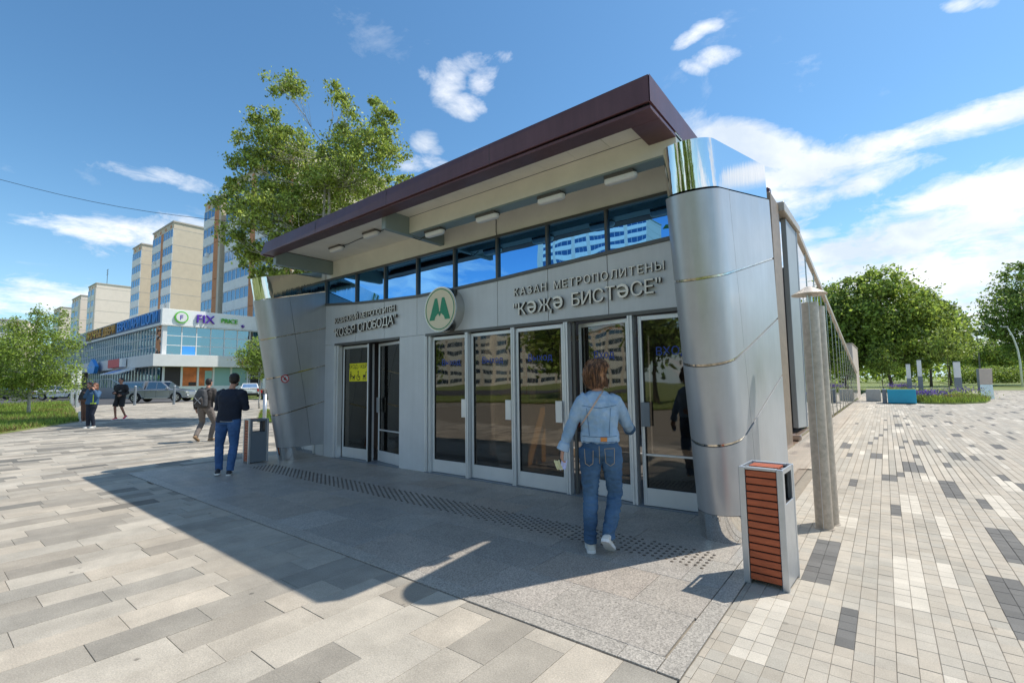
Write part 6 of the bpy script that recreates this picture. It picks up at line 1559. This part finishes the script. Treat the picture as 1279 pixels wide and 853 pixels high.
    # eyes and mouth for those who can be seen from the front
    if math.sin(a)<.3:
        for sg in(-1,1):
            mb=MB();q=K['head']+side*sg*.030*s+fwd*.078*s+up*.006*s;mb.ball(tuple(q),.011*s,8,6);obj('eye',mb,M['black'],t,smooth=True)
        mb=MB();q=K['head']+fwd*.090*s-up*.052*s;mb.ball(tuple(q),(.018*s,.008*s,.005*s),8,6);obj('mouth',mb,M['red'],t,smooth=True)
    return t,K,fwd,side,jacket,trous
def project(ob,pts,base,off=.003):
    """lay points given as (right, up) onto the side of a garment that faces the viewer"""
    bv=BVHTree.FromPolygons([v.co for v in ob.data.vertices],[tuple(p.vertices) for p in ob.data.polygons]);out=[]
    vd=Vector((base[0],base[1],0)).normalized()
    for r,z in pts:
        o=ER*r+Vector((0,0,z))-vd*2;h=bv.ray_cast(o,vd,5)
        out.append((h[0]-vd*off) if h[0] is not None else None)
    return out
def line_on(ob,parent,pts,base,rad,material,name,n=14,off=.002):
    dense=[]
    for (a,b) in zip(pts[:-1],pts[1:]):
        for i in range(n):dense.append((a[0]+(b[0]-a[0])*i/n,a[1]+(b[1]-a[1])*i/n))
    dense.append(pts[-1]);q=[p for p in project(ob,dense,base,off) if p is not None]
    if len(q)>2:
        mb=MB();mb.tube(q,rad,5);obj(name,mb,material,parent,smooth=True)
def patch_on(ob,parent,r0,r1,z0,z1,base,material,name,off=.004,nx=6,nz=4):
    q=project(ob,[(r0+(r1-r0)*i/nx,z0+(z1-z0)*j/nz) for j in range(nz+1) for i in range(nx+1)],base,off)
    if any(p is None for p in q):return
    mb=MB();n=len(q);vd=Vector((base[0],base[1],0)).normalized()*.003
    mb.add(q+[p+vd for p in q],[(j*(nx+1)+i,j*(nx+1)+i+1,(j+1)*(nx+1)+i+1,(j+1)*(nx+1)+i) for j in range(nz) for i in range(nx)]+[(n+j*(nx+1)+i,n+(j+1)*(nx+1)+i,n+(j+1)*(nx+1)+i+1,n+j*(nx+1)+i+1) for j in range(nz) for i in range(nx)]);obj(name,mb,material,parent,smooth=True)
def build_people():
    # woman in light denim at the doors
    b=G(745,687);base=(b[0],b[1],.004);jv=Vector
    J=dict(head=(.045,.03,1.625),neck=(.05,0,1.455),chest=(.055,0,1.24),pelvis=(.06,-.01,.965),
      shL=(-.105,0,1.355),elL=(-.205,.02,1.13),wrL=(-.285,.03,.915),hdL=(-.30,.03,.83),
      shR=(.215,0,1.355),elR=(.335,.10,1.15),wrR=(.415,.30,1.065),hdR=(.44,.40,1.09),
      hipL=(-.035,-.01,.90),knL=(-.035,.03,.49),anL=(-.060,-.05,.10),hlL=(-.060,-.10,.004),toL=(-.035,.16,.004),
      hipR=(.155,-.01,.90),knR=(.195,.03,.50),anR=(.090,-.14,.155),hlR=(.035,-.235,.150),toR=(.125,-.06,.010),curl=.55)
    t,K,f,sd,jk,tr=person('woman in light denim jacket and blue jeans walking up to the metro doors',base,J,84,
      dict(top=dict(m='denimL',fold=.015,hem=.02,g=1.02,sl=.92),legs=dict(m='denimD',g=.97,fold=.015),shoe='shoe_w'),1.0,.0085,3,hair=dict(m='hairbr',len=1,vol=1.10,strands=700,sl=.24))
    bb=base
    for pts in([(-.10,1.325),(.06,1.30),(.22,1.325)],[(-.055,1.30),(-.035,1.05)],[(.165,1.30),(.145,1.05)],[(-.10,1.045),(.06,1.04),(.215,1.045)],[(-.10,.995),(.06,.99),(.215,.995)]):
        line_on(jk,t,pts,bb,.0022,M['denimD'],'seam')
    patch_on(jk,t,.065,.125,1.0,1.038,bb,M['patch'],'waist_patch')
    for pts in([(-.085,.93),(-.08,.80),(-.045,.775),(-.01,.80),(-.005,.92)],[(.10,.935),(.11,.80),(.15,.775),(.185,.80),(.19,.935),(.10,.935)],[(.05,.96),(.052,.79)]):
        line_on(tr,t,pts,bb,.0020,M['thread'],'stitching')
    q=project(jk,[(.11-.285*i/22,1.475-.43*i/22) for i in range(23)],bb,.007);q=[p for p in q if p is not None]
    mb=MB();w=Vector((.9,.0,.45)).normalized()
    for i in range(len(q)-1):
        a,c=q[i],q[i+1];s_=(ER*.6+Vector((0,0,.42))).normalized()*.020;o=-Vector((base[0],base[1],0)).normalized()*.003
        mb.hexa([a-s_,a+s_,c+s_,c-s_],[a-s_+o,a+s_+o,c+s_+o,c-s_+o])
    obj('bag_strap',mb,M['strap'],t)
    # cuffs turned up
    for q_ in('L','R'):
        e,wv=K['el'+q_],K['wr'+q_];d=(wv-e).normalized();mb=MB();mb.tube([wv-d*.065,wv-d*.01,wv+d*.012],[.054,.058,.061],16);me=blend(mb,.007,2,.003,25);me.materials.append(M['denimD' if q_=='R' else 'denimL']);link('cuff',me,t)
    # tissues held in the left hand
    hp=Vector(base)+K['wrL']+(K['hdL']-K['wrL']).normalized()*.11
    for (m_,off,lb) in(('teal',-.035,'crumpled lime yellow tissue held in the left hand of the denim woman'),('lilac',.022,'crumpled lilac tissue held in the left hand of the denim woman')):
        mb=MB();n=9;vs=[]
        for j in range(n):
            for i in range(n):
                u,v=i/(n-1)-.5,j/(n-1)-.5
                x=u*.055+off*(1-j/(n-1))*.9+.004*mnoise.noise(Vector((u*9,v*9,off)));z=-.02-(v+.5)*.085+.01*mnoise.noise(Vector((u*5,v*5,3+off)));y=.018*mnoise.noise(Vector((u*14,v*11,off*30)))-.02
                vs.append(hp+ER*(x+off*.4)+ED*y+Vector((0,0,z+.025)))
        vs2=[p+ED*.002 for p in vs];mb.add(vs+vs2,[(j*n+i,j*n+i+1,(j+1)*n+i+1,(j+1)*n+i) for j in range(n-1) for i in range(n-1)]+[(n*n+j*n+i,n*n+(j+1)*n+i,n*n+(j+1)*n+i+1,n*n+j*n+i+1) for j in range(n-1) for i in range(n-1)])
        o=obj('tissue',mb,M[m_],None,smooth=True);prop(o,lb,'tissue')
    # man in navy sweatshirt
    b=G(283,593);base=(b[0],b[1],.004)
    J=dict(head=(.05,.06,1.655),neck=(.045,.0,1.50),chest=(.04,-.01,1.27),pelvis=(.005,0,.98),
      shL=(-.145,0,1.415),elL=(-.235,.04,1.15),wrL=(-.11,.22,1.22),hdL=(-.04,.29,1.25),
      shR=(.225,0,1.415),elR=(.265,.06,1.15),wrR=(.13,.25,1.22),hdR=(.05,.29,1.25),
      hipL=(-.10,0,.93),knL=(-.165,.03,.50),anL=(-.125,-.02,.11),hlL=(-.085,-.13,.02),toL=(-.20,.06,.004),
      hipR=(.10,0,.93),knR=(.095,.03,.50),anR=(.075,-.03,.10),hlR=(.10,-.12,.004),toR=(-.0,.10,.004),curl=.5)
    t,K,f,sd,jk,tr=person('man in navy sweatshirt and blue jeans standing with his back to us',base,J,106,
      dict(top=dict(m='navy',g=1.14,hem=-.06,fold=.006,sl=1.18,name='sweatshirt'),legs=dict(m='denimB',g=1.04,fold=.008),shoe='shoe_d'),1.0,.010,11,hair=dict(m='hairdk',vol=.97,beard=True))
    line_on(jk,t,[(-.15,.935),(.0,.925),(.16,.93)],base,.005,M['galv'],'shirt_hem',off=-.0)
    mb=MB();q=Vector(base)+K['wrL'].lerp(K['wrR'],.5)+Vector((0,0,.06));mb.box(-.035,.035,-.004,.004,-.07,.07);o=obj('phone',mb,M['black'],None,bevel=.004);o.location=q+ED*.07;o.rotation_euler=(math.radians(-35),0,math.radians(38));prop(o,'dark phone held in front of the man in the navy sweatshirt','phone')
    # man with backpack
    b=G(256,551);base=(b[0],b[1],b[2]);
    J=dict(head=(.03,.05,1.64),neck=(.03,.0,1.50),chest=(.01,-.01,1.27),pelvis=(-.02,0,.98),
      shL=(-.18,0,1.42),elL=(-.30,-.05,1.15),wrL=(-.31,.03,.89),hdL=(-.30,.06,.80),
      shR=(.19,0,1.42),elR=(.25,.02,1.15),wrR=(.20,.18,1.02),hdR=(.17,.25,1.0),
      hipL=(-.12,0,.93),knL=(-.16,.10,.52),anL=(-.11,-.22,.16),hlL=(-.10,-.33,.15),toL=(-.10,-.12,.01),
      hipR=(.08,0,.93),knR=(.15,.16,.50),anR=(.08,.12,.10),hlR=(.08,.03,.004),toR=(.10,.30,.03),curl=.5)
    t,K,f,sd,jk,tr=person('man with dark grey backpack and taupe trousers walking away across the plaza',base,J,84,
      dict(top=dict(m='charcoal',g=1.14,hem=-.05,fold=.006,sl=1.1),legs=dict(m='greytr',g=1.05,fold=.010),shoe='shoe_b',sole='shoe_b'),1.0,.012,17,hair=dict(m='hairdk',vol=.97))
    bp=thing('backpack','dark grey backpack worn by the man in taupe trousers','bag',tuple(Vector(base)+K['chest']-f*.20-Vector((0,0,.06))))
    mb=MB();ring_t(mb,[(Vector((0,0,-.24)),.15,.07),(Vector((0,0,-.20)),.165,.095),(Vector((0,0,.05)),.16,.10),(Vector((0,0,.20)),.13,.075),(Vector((0,0,.25)),.07,.04)],sd,f);me=blend(mb,.012,4,.006,12);me.materials.append(M['pack']);link('bag',me,bp)
    mb=MB();ring_t(mb,[(-f*.09+Vector((0,0,-.20)),.11,.04),(-f*.10+Vector((0,0,-.05)),.115,.045),(-f*.09+Vector((0,0,.02)),.09,.03)],sd,f);me=blend(mb,.012,3);me.materials.append(M['charcoal']);link('front_pocket',me,bp)
    mb=MB();mb.tube([sd*-.10-f*.135+Vector((0,0,.03)),-f*.14+Vector((0,0,-.07)),sd*.10-f*.135+Vector((0,0,.03))],.007,5);mb.tube([sd*-.09-f*.14+Vector((0,0,-.15)),-f*.145+Vector((0,0,-.05)),sd*.09-f*.14+Vector((0,0,-.15))],.007,5);obj('webbing',mb,M['galv'],bp)
    for sg in(-1,1):
        mb=MB();mb.tube([sd*sg*.09+Vector((0,0,.2)),sd*sg*.13+f*.10+Vector((0,0,.25)),sd*sg*.15+f*.24+Vector((0,0,.15))],.018,6);obj('shoulder_strap',mb,M['pack'],bp)
    p=G(270,553)
    # light bag or coat that shows between the two men
    t2=prop(link('carrier_bag',None,None,(b[0]+.25,b[1]+.42,b[2])),'pale blue cloth bag carried between the two walking men','bag')
    mb=MB();ring_t(mb,[(Vector((0,0,.45)),.10,.05),(Vector((0,0,.62)),.13,.08),(Vector((0,0,.85)),.10,.05),(Vector((0,0,.98)),.05,.02)],ER,ED);me=blend(mb,.014,3,.012,12);me.materials.append(M['galv'] if False else M['lilac']);link('sack',me,t2)
    mb=MB();mb.tube([(0,0,.95),(0,0,1.06)],.012,6);obj('handle',mb,M['lilac'],t2)
    # jogger
    b=G(149,524.5);base=tuple(b)
    J=dict(head=(0,-.02,1.64),neck=(0,.0,1.49),chest=(0,0,1.26),pelvis=(0,0,.98),
      shR=(-.19,0,1.41),elR=(-.27,.03,1.14),wrR=(-.13,-.20,1.13),hdR=(-.05,-.24,1.14),
      shL=(.19,0,1.41),elL=(.28,.03,1.12),wrL=(.17,-.18,1.03),hdL=(.12,-.25,1.0),
      hipR=(-.10,0,.93),knR=(-.13,-.10,.54),anR=(-.15,-.02,.12),hlR=(-.14,.06,.03),toR=(-.19,-.20,.01),
      hipL=(.10,0,.93),knL=(.11,-.06,.53),anL=(.10,.18,.15),hlL=(.10,.26,.14),toL=(.12,.03,.01),curl=.9)
    t,K,f,sd,jk,tr=person('man in black hoodie, black shorts and red running shoes jogging towards us',base,J,268,
      dict(top=dict(m='blackcl',g=1.18,hem=-.06,fold=.006,sl=1.2,name='hoodie'),legs=dict(m='blackcl',short=True,g=1.08),shoe='shoe_r'),1.06,.013,23,hair=dict(m='hairdk',vol=.97),skin='skinred')
    line_on(jk,t,[(-.09,1.27),(.02,1.30)],base,.008,M['white'],'cord')
    # photographer in blue jacket
    b=G(113,534.5);base=tuple(b)
    J=dict(head=(.10,-.02,1.52),neck=(.08,.02,1.385),chest=(.04,0,1.17),pelvis=(.0,0,.90),
      shR=(-.10,0,1.30),elR=(-.14,-.14,1.14),wrR=(.03,-.17,1.42),hdR=(.07,-.18,1.49),
      shL=(.23,0,1.29),elL=(.30,-.13,1.12),wrL=(.20,-.17,1.40),hdL=(.17,-.18,1.48),
      hipR=(-.08,0,.85),knR=(-.07,-.06,.48),anR=(-.10,0,.10),hlR=(-.08,.08,.004),toR=(-.14,-.15,.004),
      hipL=(.08,0,.85),knL=(.05,-.03,.48),anL=(.05,.06,.10),hlL=(.06,.14,.004),toL=(.02,-.08,.004),curl=.8)
    t,K,f,sd,jk,tr=person('woman in teal blue jacket with neon yellow front holding a camera to her face',base,J,285,
      dict(top=dict(m='bluejk',g=1.15,hem=-.03,fold=.006,sl=1.2),legs=dict(m='navy',g=1.0),shoe='shoe_w'),1.0,.012,29,hair=dict(m='hairred',len=1,vol=1.06))
    patch_on(jk,t,.02,.055,.93,1.22,base,M['neon'],'zip_panel',off=.006)
    patch_on(jk,t,-.07,.16,.885,.915,base,M['neon'],'hem_band',off=.006)
    cm=thing('camera','small dark camera held up by the woman in the teal blue jacket','camera',tuple(Vector(base)+V3(.115,-.15,1.515)))
    mb=MB();mb.box(-.065,.065,-.03,.03,-.04,.04);obj('camera_body',mb,M['black'],cm,bevel=.008);mb=MB();mb.tube([(0,-.03,0),(-.0,-.085,0)],[.03,.032],14);obj('lens',mb,M['plastic'],cm);mb=MB();mb.box(-.02,.02,-.02,.02,.041,.06);obj('viewfinder',mb,M['black'],cm)
    # companion behind her
    b=G(106,527);base=tuple(b)
    J=dict(head=(.09,.0,1.56),neck=(.07,.02,1.43),chest=(.04,0,1.20),pelvis=(.0,0,.93),
      shR=(-.12,0,1.34),elR=(-.20,-.05,1.10),wrR=(-.16,-.14,.92),hdR=(-.14,-.18,.85),
      shL=(.22,0,1.34),elL=(.28,-.08,1.12),wrL=(.16,-.18,1.20),hdL=(.10,-.20,1.25),
      hipR=(-.08,0,.88),knR=(-.08,-.03,.48),anR=(-.09,0,.10),hlR=(-.08,.08,.004),toR=(-.12,-.15,.004),
      hipL=(.08,0,.88),knL=(.07,-.02,.48),anL=(.06,.0,.10),hlL=(.07,.08,.004),toL=(.04,-.15,.004),curl=.7)
    t,K,f,sd,jk,tr=person('woman with auburn hair and brown trousers behind the woman with the camera',base,J,280,
      dict(top=dict(m='charcoal',g=1.08,hem=.0,fold=.006,sl=1.05),legs=dict(m='browncl',g=1.08),shoe='shoe_b'),1.0,.013,31,hair=dict(m='hairred',len=1,vol=1.05))
    p=G(101,526);bt=thing('shopping_bag','pale pink and white shopping bag standing by the lawn corner beside the two women','bag',tuple(p))
    mb=MB();mb.prism([(-.16,0),(.16,0),(.19,.42),(-.19,.42)],'y',-.07,.07);obj('bag',mb,M['white'],bt,bevel=.01);mb=MB();mb.tube([(-.08,0,.42),(-.06,0,.56),(.06,0,.56),(.08,0,.42)],.008,5);obj('handle',mb,M['strap'],bt)
build_people()
bpy.context.view_layer.update()
